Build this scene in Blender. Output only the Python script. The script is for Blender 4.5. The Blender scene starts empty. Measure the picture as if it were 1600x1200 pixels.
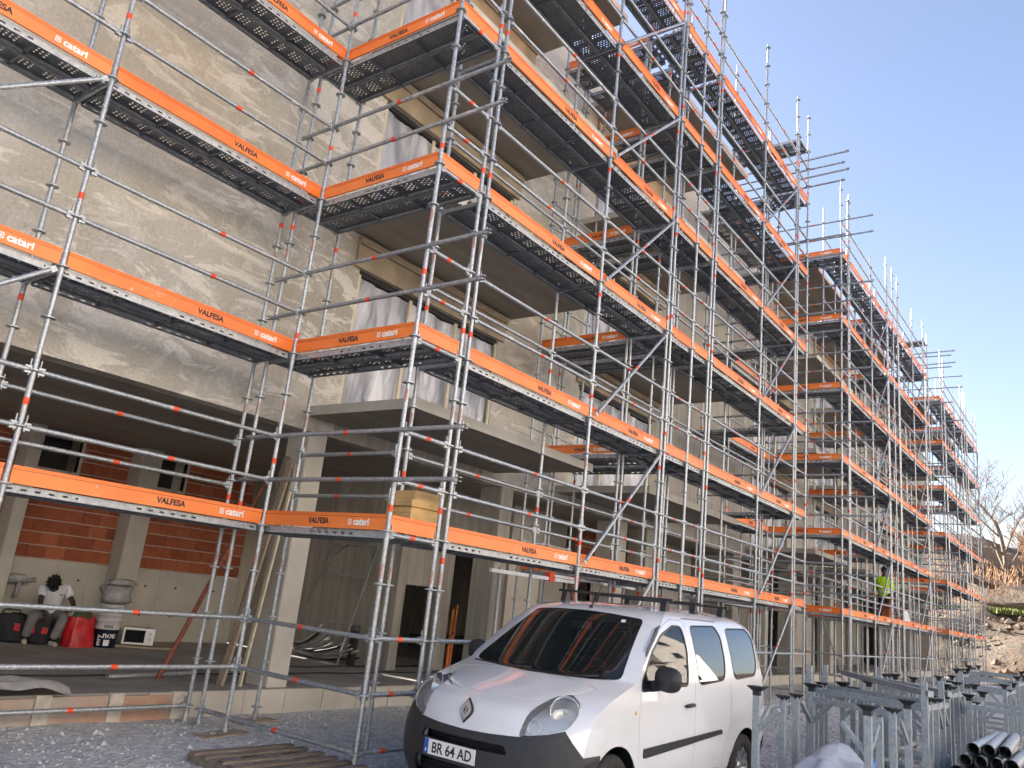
import bpy, bmesh, math, random
from mathutils import Vector, Matrix, noise
R = random.Random(7)
rad = math.radians
sc = bpy.context.scene
C = sc.collection

# ------------------------------------------------------------------ camera
FPX, YAW, PITCH, ROLL = 1257.05, rad(52.5785), rad(14.9505), rad(6.138)
CAM = Vector((-5.6645, -5.6544, 1.4832))
fw = Vector((math.sin(YAW) * math.cos(PITCH), math.cos(YAW) * math.cos(PITCH), math.sin(PITCH)))
rt = Vector((math.cos(YAW), -math.sin(YAW), 0.0))
up = rt.cross(fw)
rt2 = rt * math.cos(ROLL) + up * math.sin(ROLL)
up2 = -rt * math.sin(ROLL) + up * math.cos(ROLL)
cam = bpy.data.cameras.new('camera')
cam.sensor_width = 36.0
cam.lens = 36.0 * FPX / 1600.0
cam.clip_start, cam.clip_end = 0.05, 3000.0
camo = bpy.data.objects.new('camera', cam)
C.objects.link(camo)
M = Matrix((rt2, up2, -fw)).transposed().to_4x4()
M.translation = CAM
camo.matrix_world = M
sc.camera = camo

# ------------------------------------------------------------------ sky, sun, exposure
SUN_EL, SUN_AZ = rad(17.0), rad(0.8)          # azimuth from +Y towards +X
w = bpy.data.worlds.new('World')
sc.world = w
w.use_nodes = True
nt = w.node_tree
bg = nt.nodes['Background']
sky = nt.nodes.new('ShaderNodeTexSky')
sky.sky_type = 'NISHITA'
sky.sun_disc = False
sky.sun_elevation = SUN_EL
sky.sun_rotation = SUN_AZ
sky.altitude = 100.0
sky.air_density = 1.0
sky.dust_density = 2.2
sky.ozone_density = 1.9
tint = nt.nodes.new('ShaderNodeMix'); tint.data_type = 'RGBA'; tint.blend_type = 'MULTIPLY'
tint.inputs[0].default_value = 1.0
tint.inputs[7].default_value = (1.02, 0.88, 0.87, 1.0)      # pale lavender haze, the same all over the sky
nt.links.new(sky.outputs[0], tint.inputs[6]); nt.links.new(tint.outputs[2], bg.inputs[0])
bg.inputs[1].default_value = 0.088
sd = bpy.data.lights.new('sun', 'SUN')
sd.energy = 5.0
sd.angle = rad(0.53)
sd.color = (1.0, 0.93, 0.84)
so = bpy.data.objects.new('sun', sd)
C.objects.link(so)
sdir = Vector((math.sin(SUN_AZ) * math.cos(SUN_EL), math.cos(SUN_AZ) * math.cos(SUN_EL), math.sin(SUN_EL)))
so.rotation_euler = sdir.to_track_quat('Z', 'Y').to_euler()
so.location = (0, 0, 40)
sc.view_settings.view_transform = 'Standard'
sc.view_settings.look = 'None'
sc.view_settings.gamma = 1.0
sc.view_settings.use_curve_mapping = False
sc.view_settings.exposure = 2.45
sc.cycles.max_bounces = 7
sc.cycles.diffuse_bounces = 4
sc.cycles.glossy_bounces = 3
sc.cycles.transmission_bounces = 5
sc.cycles.transparent_max_bounces = 10
sc.cycles.sample_clamp_indirect = 6.0
sc.cycles.caustics_reflective = False
sc.cycles.caustics_refractive = False
sc.cycles.use_denoising = True

# ------------------------------------------------------------------ materials
MATS = {}
def lin(c):
    return tuple(((v / 255.0 + 0.055) / 1.055) ** 2.4 if v > 10 else v / 255.0 / 12.92 for v in c)
class NG:
    """tiny node graph builder"""
    def __init__(s, name):
        s.m = bpy.data.materials.new(name); s.m.use_nodes = True
        s.t = s.m.node_tree; s.b = s.t.nodes['Principled BSDF']; s.out = s.t.nodes['Material Output']
        MATS[name] = s.m
    def n(s, typ, **k):
        nd = s.t.nodes.new('ShaderNode' + typ)
        for a, v in k.items():
            setattr(nd, a, v)
        return nd
    def l(s, a, b): s.t.links.new(a, b)
    def pos(s, obj=False):
        return s.n('TexCoord').outputs['Object'] if obj else s.n('NewGeometry').outputs['Position']
    def mapped(s, co, scale=(1, 1, 1), rot=(0, 0, 0)):
        mp = s.n('Mapping'); mp.inputs['Scale'].default_value = scale; mp.inputs['Rotation'].default_value = rot
        s.l(co, mp.inputs['Vector']); return mp.outputs[0]
    def noise(s, co, scale, detail=4, rough=0.55, dist=0.0):
        nd = s.n('TexNoise'); nd.inputs['Scale'].default_value = scale; nd.inputs['Detail'].default_value = detail
        nd.inputs['Roughness'].default_value = rough; nd.inputs['Distortion'].default_value = dist
        s.l(co, nd.inputs['Vector']); return nd.outputs['Fac']
    def ramp(s, fac, stops):
        r = s.n('ValToRGB'); e = r.color_ramp.elements
        while len(e) < len(stops): e.new(0.5)
        for el, (p, c) in zip(e, stops):
            el.position = p; el.color = (c[0], c[1], c[2], 1) if not isinstance(c, (int, float)) else (c, c, c, 1)
        s.l(fac, r.inputs[0]); return r.outputs[0]
    def mix(s, fac, a, b, mode='MIX'):
        x = s.n('Mix', data_type='RGBA', blend_type=mode)
        for v, i in ((fac, 0), (a, 6), (b, 7)):
            if isinstance(v, (int, float)): x.inputs[i].default_value = v
            elif isinstance(v, tuple): x.inputs[i].default_value = (v[0], v[1], v[2], 1)
            else: s.l(v, x.inputs[i])
        return x.outputs[2]
    def math(s, op, a, b=0.0, c=0.0):
        x = s.n('Math', operation=op)
        for v, i in ((a, 0), (b, 1), (c, 2)):
            if isinstance(v, (int, float)): x.inputs[i].default_value = v
            else: s.l(v, x.inputs[i])
        return x.outputs[0]
    def bump(s, h, strength=0.3, dist=0.01):
        b = s.n('Bump'); b.inputs['Strength'].default_value = strength; b.inputs['Distance'].default_value = dist
        s.l(h, b.inputs['Height']); s.l(b.outputs[0], s.b.inputs['Normal'])
    def base(s, v):
        if isinstance(v, tuple): s.b.inputs['Base Color'].default_value = (v[0], v[1], v[2], 1)
        else: s.l(v, s.b.inputs['Base Color'])
    def set(s, **k):
        for a, v in k.items():
            i = s.b.inputs[a.replace('_', ' ')]
            if isinstance(v, (int, float, tuple)): i.default_value = v
            else: s.l(v, i)
        return s

def plain(name, col, rough=0.6, metal=0.0, var=0.15, vs=6.0, bump=0.0, spec=0.5, obj=False):
    g = NG(name); co = g.pos(obj)
    f = g.noise(co, vs, 5, 0.6)
    a = tuple(c * (1 - var) for c in col); b = tuple(min(1, c * (1 + var)) for c in col)
    g.base(g.ramp(f, [(0.3, a), (0.7, b)]))
    g.set(Roughness=rough, Metallic=metal)
    g.b.inputs['Specular IOR Level'].default_value = spec
    if bump: g.bump(g.noise(co, vs * 8, 3), bump, 0.004)
    return g.m

def build_materials():
    # galvanised tube with dull zinc spangle and dried mortar splashes
    g = NG('galvanised'); co = g.pos()
    f = g.noise(co, 38, 4, 0.65); f2 = g.noise(co, 7, 4, 0.6); rnd = g.n('ObjectInfo').outputs['Random']
    z = g.ramp(f, [(0.32, (0.24, 0.265, 0.285)), (0.5, (0.40, 0.42, 0.435)), (0.7, (0.60, 0.61, 0.615))])
    z = g.mix(g.math('MULTIPLY', rnd, 0.35), z, (0.26, 0.285, 0.31))
    mort = g.ramp(f2, [(0.62, 0.0), (0.68, 1.0)])
    g.base(g.mix(g.math('MULTIPLY', mort, 0.75), z, (0.56, 0.54, 0.50)))
    g.set(Metallic=g.math('SUBTRACT', 0.62, g.math('MULTIPLY', mort, 0.5)), Roughness=g.ramp(f, [(0.3, 0.34), (0.7, 0.52)]))
    g.bump(f, 0.15, 0.002)
    # weathered darker galvanised used for the stillages
    g = NG('galvanised_dull'); co = g.pos(); f = g.noise(co, 25, 4, 0.6); f2 = g.noise(co, 4, 3)
    z = g.ramp(f, [(0.3, (0.26, 0.30, 0.325)), (0.7, (0.42, 0.46, 0.485))])
    g.base(g.mix(g.ramp(f2, [(0.6, 0.0), (0.75, 0.35)]), z, (0.30, 0.26, 0.22)))
    g.set(Metallic=0.45, Roughness=0.55); g.bump(f, 0.1, 0.002)
    # galvanised steel plank, underside shade in its colour: punched tread with holes, slotted webs
    g = NG('shaded_plank_steel'); co = g.pos(True); sep = g.n('SeparateXYZ'); g.l(co, sep.inputs[0]); X, Y, Z = sep.outputs
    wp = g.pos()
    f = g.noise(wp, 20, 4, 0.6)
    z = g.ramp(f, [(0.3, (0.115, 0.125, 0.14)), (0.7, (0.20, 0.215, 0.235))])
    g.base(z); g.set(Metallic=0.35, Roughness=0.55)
    px = g.math('SUBTRACT', g.math('FRACT', g.math('MULTIPLY', X, 1 / 0.045)), 0.5)
    row = g.math('FLOOR', g.math('MULTIPLY', X, 1 / 0.045))
    sh = g.math('MULTIPLY', g.math('MODULO', row, 2.0), 0.5)
    py = g.math('SUBTRACT', g.math('FRACT', g.math('ADD', g.math('MULTIPLY', Y, 1 / 0.05), sh)), 0.5)
    d = g.math('ADD', g.math('MULTIPLY', px, px), g.math('MULTIPLY', py, py))
    hole = g.math('LESS_THAN', d, 0.058)
    grp = g.math('LESS_THAN', g.math('FRACT', g.math('MULTIPLY', X, 1 / 0.27)), 0.72)
    inb = g.math('MULTIPLY', g.math('GREATER_THAN', Y, 0.055), g.math('LESS_THAN', Y, 0.265))
    top = g.math('GREATER_THAN', Z, -0.004)
    hole = g.math('MULTIPLY', g.math('MULTIPLY', hole, grp), g.math('MULTIPLY', inb, top))
    sx = g.math('LESS_THAN', g.math('FRACT', g.math('MULTIPLY', X, 1 / 0.12)), 0.42)
    sgrp = g.math('LESS_THAN', g.math('FRACT', g.math('ADD', g.math('MULTIPLY', X, 1 / 1.25), 0.05)), 0.55)
    sz = g.math('LESS_THAN', g.math('ABSOLUTE', g.math('ADD', Z, 0.036)), 0.008)
    slot = g.math('MULTIPLY', g.math('MULTIPLY', sx, sz), sgrp)
    hole = g.math('MAXIMUM', hole, slot)
    g.set(Alpha=g.math('SUBTRACT', 1.0, hole))
    g = NG('steel_web'); co = g.pos(True); sep = g.n('SeparateXYZ'); g.l(co, sep.inputs[0]); X, Y, Z = sep.outputs  # lighter copy of the plank steel, without the underside shade
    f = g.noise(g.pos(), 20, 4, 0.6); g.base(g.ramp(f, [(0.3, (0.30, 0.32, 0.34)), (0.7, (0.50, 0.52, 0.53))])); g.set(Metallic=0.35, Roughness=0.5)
    sx = g.math('LESS_THAN', g.math('FRACT', g.math('MULTIPLY', X, 1 / 0.12)), 0.42)
    sgrp = g.math('LESS_THAN', g.math('FRACT', g.math('ADD', g.math('MULTIPLY', X, 1 / 1.25), 0.05)), 0.55)
    sz = g.math('LESS_THAN', g.math('ABSOLUTE', g.math('ADD', Z, 0.036)), 0.0085)
    g.set(Alpha=g.math('SUBTRACT', 1.0, g.math('MULTIPLY', g.math('MULTIPLY', sx, sz), sgrp)))
    # orange painted toe board, scuffed
    g = NG('orange_paint'); co = g.pos(); f = g.noise(co, 14, 5, 0.7); f2 = g.noise(co, 1.7, 3)
    o = g.ramp(f2, [(0.3, (0.78, 0.145, 0.016)), (0.7, (0.90, 0.22, 0.03))])
    rnd = g.n('ObjectInfo').outputs['Random']; o = g.mix(g.math('MULTIPLY', rnd, 0.28), o, (0.86, 0.36, 0.14))
    f3 = g.noise(co, 2.6, 6, 0.75); o = g.mix(g.ramp(f3, [(0.62, 0.0), (0.70, 0.45)]), o, (0.70, 0.42, 0.28))
    g.base(g.mix(g.ramp(f, [(0.66, 0.0), (0.72, 0.65)]), o, (0.66, 0.56, 0.50)))
    g.set(Roughness=g.ramp(f, [(0.3, 0.38), (0.7, 0.55)]))
    plain('orange_groove', (0.35, 0.05, 0.01), 0.6)
    plain('white_print', (0.80, 0.78, 0.74), 0.6, var=0.08)
    plain('black_print', (0.018, 0.017, 0.02), 0.6)
    plain('red_print', (0.42, 0.14, 0.09), 0.7)
    plain('red_band', (0.75, 0.075, 0.02), 0.55, var=0.25, vs=30)
    # smooth poured wall, trowelled skim patches
    g = NG('wall_concrete'); co = g.pos(); m1 = g.mapped(co, (1, 1, 0.8), (0, 0.6, 0))
    a = g.noise(m1, 0.55, 5, 0.6, 0.6); b = g.noise(co, 2.2, 7, 0.68, 1.2); c = g.noise(g.mapped(co, (0.5, 1, 1.6), (0, -0.6, 0)), 1.25, 7, 0.70, 2.2)
    base = g.ramp(a, [(0.3, (0.33, 0.295, 0.24)), (0.5, (0.41, 0.385, 0.335)), (0.7, (0.45, 0.44, 0.425))])
    base = g.mix(g.ramp(b, [(0.51, 0.0), (0.58, 0.55)]), base, (0.54, 0.52, 0.48))
    base = g.mix(g.ramp(c, [(0.55, 0.0), (0.572, 0.7)]), base, (0.66, 0.625, 0.56))
    bigt = g.noise(co, 0.3, 3, 0.5)
    base = g.mix(g.ramp(bigt, [(0.45, 0.0), (0.62, 0.45)]), base, (0.37, 0.295, 0.205))
    mot = g.noise(co, 26, 5, 0.7)
    base = g.mix(0.5, base, g.ramp(mot, [(0.3, 0.32), (0.7, 0.68)]), 'OVERLAY')
    g.base(base); g.set(Roughness=g.ramp(b, [(0.3, 0.45), (0.7, 0.8)])); g.bump(g.noise(co, 40, 4), 0.12, 0.004)
    # board-marked concrete: vertical board joints and streaks
    g = NG('board_concrete'); co = g.pos()
    st = g.noise(g.mapped(co, (9, 9, 0.5)), 1.0, 5, 0.65); bl = g.noise(co, 1.3, 5, 0.6)
    base = g.ramp(st, [(0.3, (0.245, 0.225, 0.19)), (0.55, (0.35, 0.325, 0.28)), (0.75, (0.44, 0.405, 0.345))])
    base = g.mix(g.ramp(bl, [(0.45, 0.0), (0.7, 0.5)]), base, (0.25, 0.235, 0.215))
    g.base(base); g.set(Roughness=0.8); g.bump(g.noise(g.mapped(co, (14, 14, 0.6)), 1.0, 4), 0.25, 0.01)
    # pale form-ply concrete
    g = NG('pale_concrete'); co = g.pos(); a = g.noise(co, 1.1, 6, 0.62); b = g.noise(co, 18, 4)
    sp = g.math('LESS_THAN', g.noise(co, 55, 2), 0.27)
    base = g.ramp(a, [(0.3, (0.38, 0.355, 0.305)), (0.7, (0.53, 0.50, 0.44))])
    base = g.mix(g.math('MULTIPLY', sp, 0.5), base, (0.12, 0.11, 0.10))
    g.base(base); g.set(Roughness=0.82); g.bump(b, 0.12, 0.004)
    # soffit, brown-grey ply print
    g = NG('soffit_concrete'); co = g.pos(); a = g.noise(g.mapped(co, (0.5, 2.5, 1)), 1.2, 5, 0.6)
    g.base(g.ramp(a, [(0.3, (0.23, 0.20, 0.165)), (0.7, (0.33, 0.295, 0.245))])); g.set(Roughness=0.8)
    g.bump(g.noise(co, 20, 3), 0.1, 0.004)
    plain('slab_floor', (0.25, 0.24, 0.225), 0.85, var=0.25, vs=1.3, bump=0.2)
    # hollow clay brick
    g = NG('clay_brick'); co = g.pos(); rnd = g.n('ObjectInfo').outputs['Random']; f = g.noise(co, 9, 5, 0.6)
    b = g.ramp(rnd, [(0.0, (0.27, 0.072, 0.032)), (0.5, (0.35, 0.095, 0.042)), (1.0, (0.42, 0.13, 0.06))])
    wv = g.n('TexWave'); wv.wave_type = 'BANDS'; wv.bands_direction = 'X'; wv.inputs['Scale'].default_value = 14.0
    g.l(g.pos(True), wv.inputs['Vector'])
    g.base(g.mix(0.35, b, g.ramp(f, [(0.3, 0.25), (0.7, 0.7)]), 'OVERLAY')); g.set(Roughness=0.9); g.bump(wv.outputs['Fac'], 0.35, 0.004)
    plain('mortar', (0.48, 0.43, 0.36), 0.9, var=0.2, vs=12, bump=0.3)
    plain('plywood', (0.33, 0.26, 0.175), 0.65, var=0.3, vs=2.0)
    g = NG('timber'); co = g.pos(True); f = g.noise(g.mapped(co, (2, 14, 14)), 2.0, 5, 0.6)
    g.base(g.ramp(f, [(0.3, (0.22, 0.165, 0.11)), (0.7, (0.40, 0.32, 0.23))])); g.set(Roughness=0.8); g.bump(f, 0.3, 0.003)
    g = NG('old_timber'); co = g.pos(True); f = g.noise(g.mapped(co, (2, 16, 16)), 2.0, 6, 0.65)
    g.base(g.ramp(f, [(0.25, (0.09, 0.072, 0.055)), (0.55, (0.20, 0.16, 0.125)), (0.8, (0.34, 0.29, 0.24))])); g.set(Roughness=0.9); g.bump(f, 0.5, 0.004)
    g = NG('form_ply'); co = g.pos(); f = g.noise(co, 3.0, 6, 0.7); f2 = g.noise(co, 1.1, 4)
    g.base(g.mix(g.ramp(f2, [(0.4, 0.0), (0.62, 0.85)]), g.ramp(f, [(0.3, (0.33, 0.18, 0.11)), (0.7, (0.47, 0.30, 0.20))]), (0.38, 0.35, 0.31))); g.set(Roughness=0.85)
    plain('cream_batten', (0.58, 0.51, 0.36), 0.6, var=0.12)
    plain('black_strip', (0.012, 0.011, 0.011), 0.6)
    plain('dark_room', (0.06, 0.056, 0.05), 0.9)  # room shade put into the colour of panels behind openings
    # polythene sheet
    g = NG('polythene'); co = g.pos(); f = g.noise(g.mapped(co, (2.0, 2.0, 0.45), (0, 0.22, 0)), 1.1, 3, 0.5, 1.4); f2 = g.noise(g.mapped(co, (1, 1, .7), (0, .6, 0)), 5.0, 3)
    g.base(g.ramp(f, [(0.3, (0.52, 0.54, 0.63)), (0.7, (0.72, 0.73, 0.79))])); g.set(Roughness=0.14)
    g.set(Alpha=g.ramp(f, [(0.32, 0.42), (0.5, 0.66), (0.68, 0.86)])); g.b.inputs['Specular IOR Level'].default_value = 0.7
    g.bump(g.math('ADD', f, g.math('MULTIPLY', f2, .4)), 0.8, 0.07)
    # ground
    g = NG('gravel_ground'); co = g.pos(); a = g.noise(co, 0.35, 5, 0.6); b = g.noise(co, 9, 8, 0.75); v = g.n('TexVoronoi'); v.inputs['Scale'].default_value = 26.0; g.l(co, v.inputs['Vector'])
    base = g.ramp(b, [(0.3, (0.37, 0.37, 0.365)), (0.55, (0.58, 0.578, 0.57)), (0.75, (0.74, 0.735, 0.72))])
    base = g.mix(g.ramp(a, [(0.45, 0.0), (0.65, 0.45)]), base, (0.44, 0.41, 0.36))
    base = g.mix(0.55, base, v.outputs['Color'], 'SOFT_LIGHT')
    bw = g.n('RGBToBW'); g.l(base, bw.inputs[0])
    base = g.mix(0.75, base, bw.outputs[0])
    g.base(base); g.set(Roughness=0.95); g.bump(g.math('ADD', b, g.math('MULTIPLY', v.outputs['Distance'], -0.9)), 0.9, 0.035)
    g = NG('stone_chip'); rnd = g.pos(); f = g.noise(rnd, 7.3, 2, 0.5); f2 = g.noise(rnd, 31, 3)
    g.base(g.ramp(f2, [(0.28, (0.22, 0.22, 0.22)), (0.5, (0.45, 0.445, 0.44)), (0.72, (0.68, 0.67, 0.65))])); g.set(Roughness=0.9)
    g = NG('hill_earth'); co = g.pos(); a = g.noise(co, 0.16, 6, 0.65); b = g.noise(co, 1.4, 7, 0.7)
    base = g.ramp(b, [(0.3, (0.10, 0.065, 0.042)), (0.7, (0.235, 0.165, 0.11))])
    g.base(g.mix(g.ramp(a, [(0.45, 0.0), (0.6, 0.6)]), base, (0.17, 0.155, 0.125))); g.set(Roughness=0.95); g.bump(b, 1.0, 0.6)
    plain('bark', (0.15, 0.115, 0.085), 0.9, var=0.3, vs=3)
    g = NG('leaf'); rnd = g.n('ObjectInfo').outputs['Random']; f = g.noise(g.pos(), 1.7, 2)
    g.base(g.ramp(f, [(0.3, (0.035, 0.06, 0.015)), (0.7, (0.095, 0.125, 0.03))])); g.set(Roughness=0.6)
    plain('dry_scrub', (0.20, 0.115, 0.065), 0.9, var=0.35, vs=0.8)
    plain('grass_green', (0.11, 0.135, 0.03), 0.9, var=0.3, vs=1.0)
    plain('render_apricot', (0.57, 0.55, 0.515), 0.85, var=0.08, vs=0.6)
    plain('roof_tile_red', (0.20, 0.09, 0.06), 0.85)
    # van
    g = NG('van_white'); co = g.pos(); f = g.noise(co, 34, 4, 0.7); d = g.noise(co, 2.4, 4, 0.6)
    sep = g.n('SeparateXYZ'); g.l(co, sep.inputs[0])
    base = g.mix(g.ramp(f, [(0.69, 0.0), (0.73, 0.45)]), (0.69, 0.705, 0.73), (0.38, 0.365, 0.34))
    g.base(g.mix(g.ramp(d, [(0.45, 0.0), (0.7, 0.14)]), base, (0.46, 0.43, 0.38))); g.set(Roughness=0.22, Coat_Weight=1.0, Coat_Roughness=0.04)
    plain('bumper_plastic', (0.022, 0.023, 0.026), 0.55, var=0.2, vs=20)
    plain('trim_black', (0.012, 0.012, 0.014), 0.45)
    plain('tyre_rubber', (0.022, 0.021, 0.02), 0.85, var=0.3, vs=15)
    plain('alloy', (0.50, 0.50, 0.51), 0.35, 0.8)
    plain('chrome', (0.80, 0.80, 0.80), 0.16, 1.0, var=0.02)
    g = NG('van_glass'); g.base((0.012, 0.016, 0.016)); g.set(Roughness=0.02, Transmission_Weight=0.0, Alpha=0.62); g.b.inputs['Specular IOR Level'].default_value = 0.75
    g = NG('van_glass_side'); g.base((0.008, 0.010, 0.011)); g.set(Roughness=0.015, Alpha=0.92, Coat_Weight=1.0, Coat_Roughness=0.01); g.b.inputs['Specular IOR Level'].default_value = 1.0
    g = NG('lamp_lens'); g.base((0.55, 0.58, 0.58)); g.set(Roughness=0.04, Alpha=0.16, Coat_Weight=1.0); g.b.inputs['Specular IOR Level'].default_value = 0.8
    g = NG('lamp_reflector'); g.base((0.70, 0.71, 0.70)); g.set(Roughness=0.32, Metallic=0.7)
    plain('plate_white', (0.78, 0.78, 0.74), 0.45, var=0.04)
    plain('plate_blue', (0.02, 0.09, 0.42), 0.5, var=0.04)
    plain('seat_fabric', (0.05, 0.05, 0.055), 0.9)
    # people and clutter
    plain('skin_dark', (0.045, 0.024, 0.016), 0.5, var=0.1)
    plain('hair_black', (0.008, 0.007, 0.007), 0.8, bump=0.6, vs=20)
    plain('tshirt_white', (0.70, 0.70, 0.74), 0.85, var=0.08, vs=8)
    plain('trousers_grey', (0.16, 0.155, 0.15), 0.9, var=0.25, vs=7)
    plain('shoe_beige', (0.46, 0.41, 0.33), 0.8)
    plain('hivis', (0.42, 0.72, 0.02), 0.7, var=0.1)
    plain('hivis_band', (0.55, 0.56, 0.55), 0.4)
    plain('dark_cloth', (0.02, 0.02, 0.024), 0.9)
    plain('red_bag', (0.50, 0.012, 0.016), 0.35, var=0.35, vs=7)
    plain('green_cloth', (0.03, 0.07, 0.03), 0.8)
    plain('bucket_white', (0.60, 0.60, 0.585), 0.5, var=0.15)
    plain('bucket_navy', (0.012, 0.017, 0.045), 0.5)
    plain('sack_grey', (0.30, 0.30, 0.295), 0.8, var=0.35, vs=9)
    plain('cloth_grey', (0.36, 0.345, 0.335), 0.95, var=0.2, vs=9, bump=0.3)
    plain('appliance_white', (0.72, 0.72, 0.71), 0.35, var=0.04)
    plain('appliance_grey', (0.46, 0.46, 0.46), 0.45, var=0.05)
    plain('appliance_glass', (0.006, 0.006, 0.006), 0.08)
    plain('cable_black', (0.014, 0.014, 0.015), 0.6)
    plain('hose_grey', (0.33, 0.325, 0.315), 0.7, var=0.3)
    plain('prop_rust', (0.25, 0.075, 0.045), 0.75, var=0.35, vs=14)
    plain('prop_orange', (0.60, 0.17, 0.03), 0.6, var=0.25, vs=9)
    plain('steel_dark', (0.09, 0.09, 0.095), 0.55, 0.4)
    plain('cap_black', (0.02, 0.021, 0.023), 0.6)
    plain('foam_tan', (0.56, 0.37, 0.155), 0.8, var=0.15, vs=6)
    g = NG('bag_film'); co = g.pos(); f = g.noise(co, 4, 5, 0.6, 0.8)
    g.base(g.ramp(f, [(0.3, (0.46, 0.50, 0.60)), (0.6, (0.60, 0.63, 0.70)), (0.74, (0.58, 0.50, 0.50))])); g.set(Roughness=0.2, Alpha=0.84); g.bump(f, 0.35, 0.03)
    plain('bag_blue', (0.05, 0.20, 0.62), 0.4)
    plain('insulation_white', (0.74, 0.75, 0.75), 0.6)
build_materials()

# ------------------------------------------------------------------ mesh helpers
class MB:
    def __init__(s): s.v = []; s.f = []; s.m = []; s.sm = []
    def add(s, vs, fs, m=0, smooth=False):
        o = len(s.v); s.v += [tuple(p) for p in vs]
        for f in fs: s.f.append(tuple(i + o for i in f)); s.m.append(m); s.sm.append(smooth)
        return s
    def box(s, x0, x1, y0, y1, z0, z1, m=0):
        return s.add([(x0, y0, z0), (x1, y0, z0), (x1, y1, z0), (x0, y1, z0), (x0, y0, z1), (x1, y0, z1), (x1, y1, z1), (x0, y1, z1)],
                     [(0, 3, 2, 1), (4, 5, 6, 7), (0, 1, 5, 4), (1, 2, 6, 5), (2, 3, 7, 6), (3, 0, 4, 7)], m)
    def bar(s, p0, p1, wx, wy, m=0, upv=None):
        """rectangular bar between two points"""
        p0, p1 = Vector(p0), Vector(p1); d = (p1 - p0).normalized()
        u = Vector(upv) if upv else (Vector((0, 0, 1)) if abs(d.z) < 0.9 else Vector((1, 0, 0)))
        a = d.cross(u).normalized(); b = a.cross(d)
        vs = []
        for p in (p0, p1):
            for sx, sy in ((-1, -1), (1, -1), (1, 1), (-1, 1)): vs.append(p + a * sx * wx / 2 + b * sy * wy / 2)
        return s.add(vs, [(0, 1, 2, 3)[::-1], (4, 5, 6, 7), (0, 1, 5, 4), (1, 2, 6, 5), (2, 3, 7, 6), (3, 0, 4, 7)], m)
    def tube(s, p0, p1, r0, r1=None, n=10, cap=True, m=0):
        r1 = r0 if r1 is None else r1
        p0, p1 = Vector(p0), Vector(p1); d = (p1 - p0).normalized()
        u = Vector((0, 0, 1)) if abs(d.z) < 0.9 else Vector((1, 0, 0))
        a = d.cross(u).normalized(); b = a.cross(d)
        ring = lambda p, r: [p + (a * math.cos(2 * math.pi * i / n) + b * math.sin(2 * math.pi * i / n)) * r for i in range(n)]
        A, B = ring(p0, r0), ring(p1, r1)
        s.add(A + B, [(i, i + n, (i + 1) % n + n, (i + 1) % n) for i in range(n)], m, True)
        if cap:
            s.add(A, [tuple(range(n))], m); s.add(B, [tuple(range(n))[::-1]], m)
        return s
    def path(s, pts, r, n=8, m=0, closed=False):
        pts = [Vector(p) for p in pts]; N = len(pts); vs = []
        pu = None
        for i, p in enumerate(pts):
            d = (pts[min(i + 1, N - 1)] - pts[max(i - 1, 0)]).normalized()
            if pu is None: u = Vector((0, 0, 1)) if abs(d.z) < 0.9 else Vector((1, 0, 0))
            else: u = pu
            a = d.cross(u).normalized(); b = a.cross(d).normalized(); pu = b
            rr = r[i] if isinstance(r, (list, tuple)) else r
            vs += [p + (a * math.cos(2 * math.pi * k / n) + b * math.sin(2 * math.pi * k / n)) * rr for k in range(n)]
        fs = []
        for i in range(N - 1):
            for k in range(n): fs.append((i * n + k, (i + 1) * n + k, (i + 1) * n + (k + 1) % n, i * n + (k + 1) % n))
        fs.append(tuple(range(n))); fs.append(tuple(range((N - 1) * n, N * n))[::-1])
        return s.add(vs, fs, m, True)
    def lathe(s, prof, c=(0, 0, 0), n=16, m=0, smooth=True):
        """profile of (r,z) revolved about z"""
        vs = []; c = Vector(c)
        for r, z in prof: vs += [c + Vector((r * math.cos(2 * math.pi * k / n), r * math.sin(2 * math.pi * k / n), z)) for k in range(n)]
        fs = []
        for i in range(len(prof) - 1):
            for k in range(n): fs.append((i * n + k, i * n + (k + 1) % n, (i + 1) * n + (k + 1) % n, (i + 1) * n + k))
        return s.add(vs, fs, m, smooth)
    def prism(s, poly, axis, a, b, m=0):
        """polygon of 2D points extruded along axis 'x','y','z' from a to b"""
        n = len(poly); f = {'x': lambda p, t: (t, p[0], p[1]), 'y': lambda p, t: (p[0], t, p[1]), 'z': lambda p, t: (p[0], p[1], t)}[axis]
        vs = [f(p, a) for p in poly] + [f(p, b) for p in poly]
        return s.add(vs, [tuple(range(n)), tuple(range(2 * n - 1, n - 1, -1))] + [(i, i + n, (i + 1) % n + n, (i + 1) % n) for i in range(n)], m)
    def grid(s, nx, ny, fn, m=0, smooth=True):
        vs = [fn(i / nx, j / ny) for j in range(ny + 1) for i in range(nx + 1)]
        fs = [(j * (nx + 1) + i, j * (nx + 1) + i + 1, (j + 1) * (nx + 1) + i + 1, (j + 1) * (nx + 1) + i) for j in range(ny) for i in range(nx)]
        return s.add(vs, fs, m, smooth)
    def mesh(s, name, mats, fix=True):
        me = bpy.data.meshes.new(name); me.from_pydata(s.v, [], s.f)
        for m in (mats if isinstance(mats, (list, tuple)) else [mats]): me.materials.append(MATS[m])
        me.polygons.foreach_set('material_index', s.m); me.polygons.foreach_set('use_smooth', s.sm)
        if fix:
            bm = bmesh.new(); bm.from_mesh(me); bmesh.ops.recalc_face_normals(bm, faces=bm.faces); bm.to_mesh(me); bm.free()
        me.update(); return me

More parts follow.
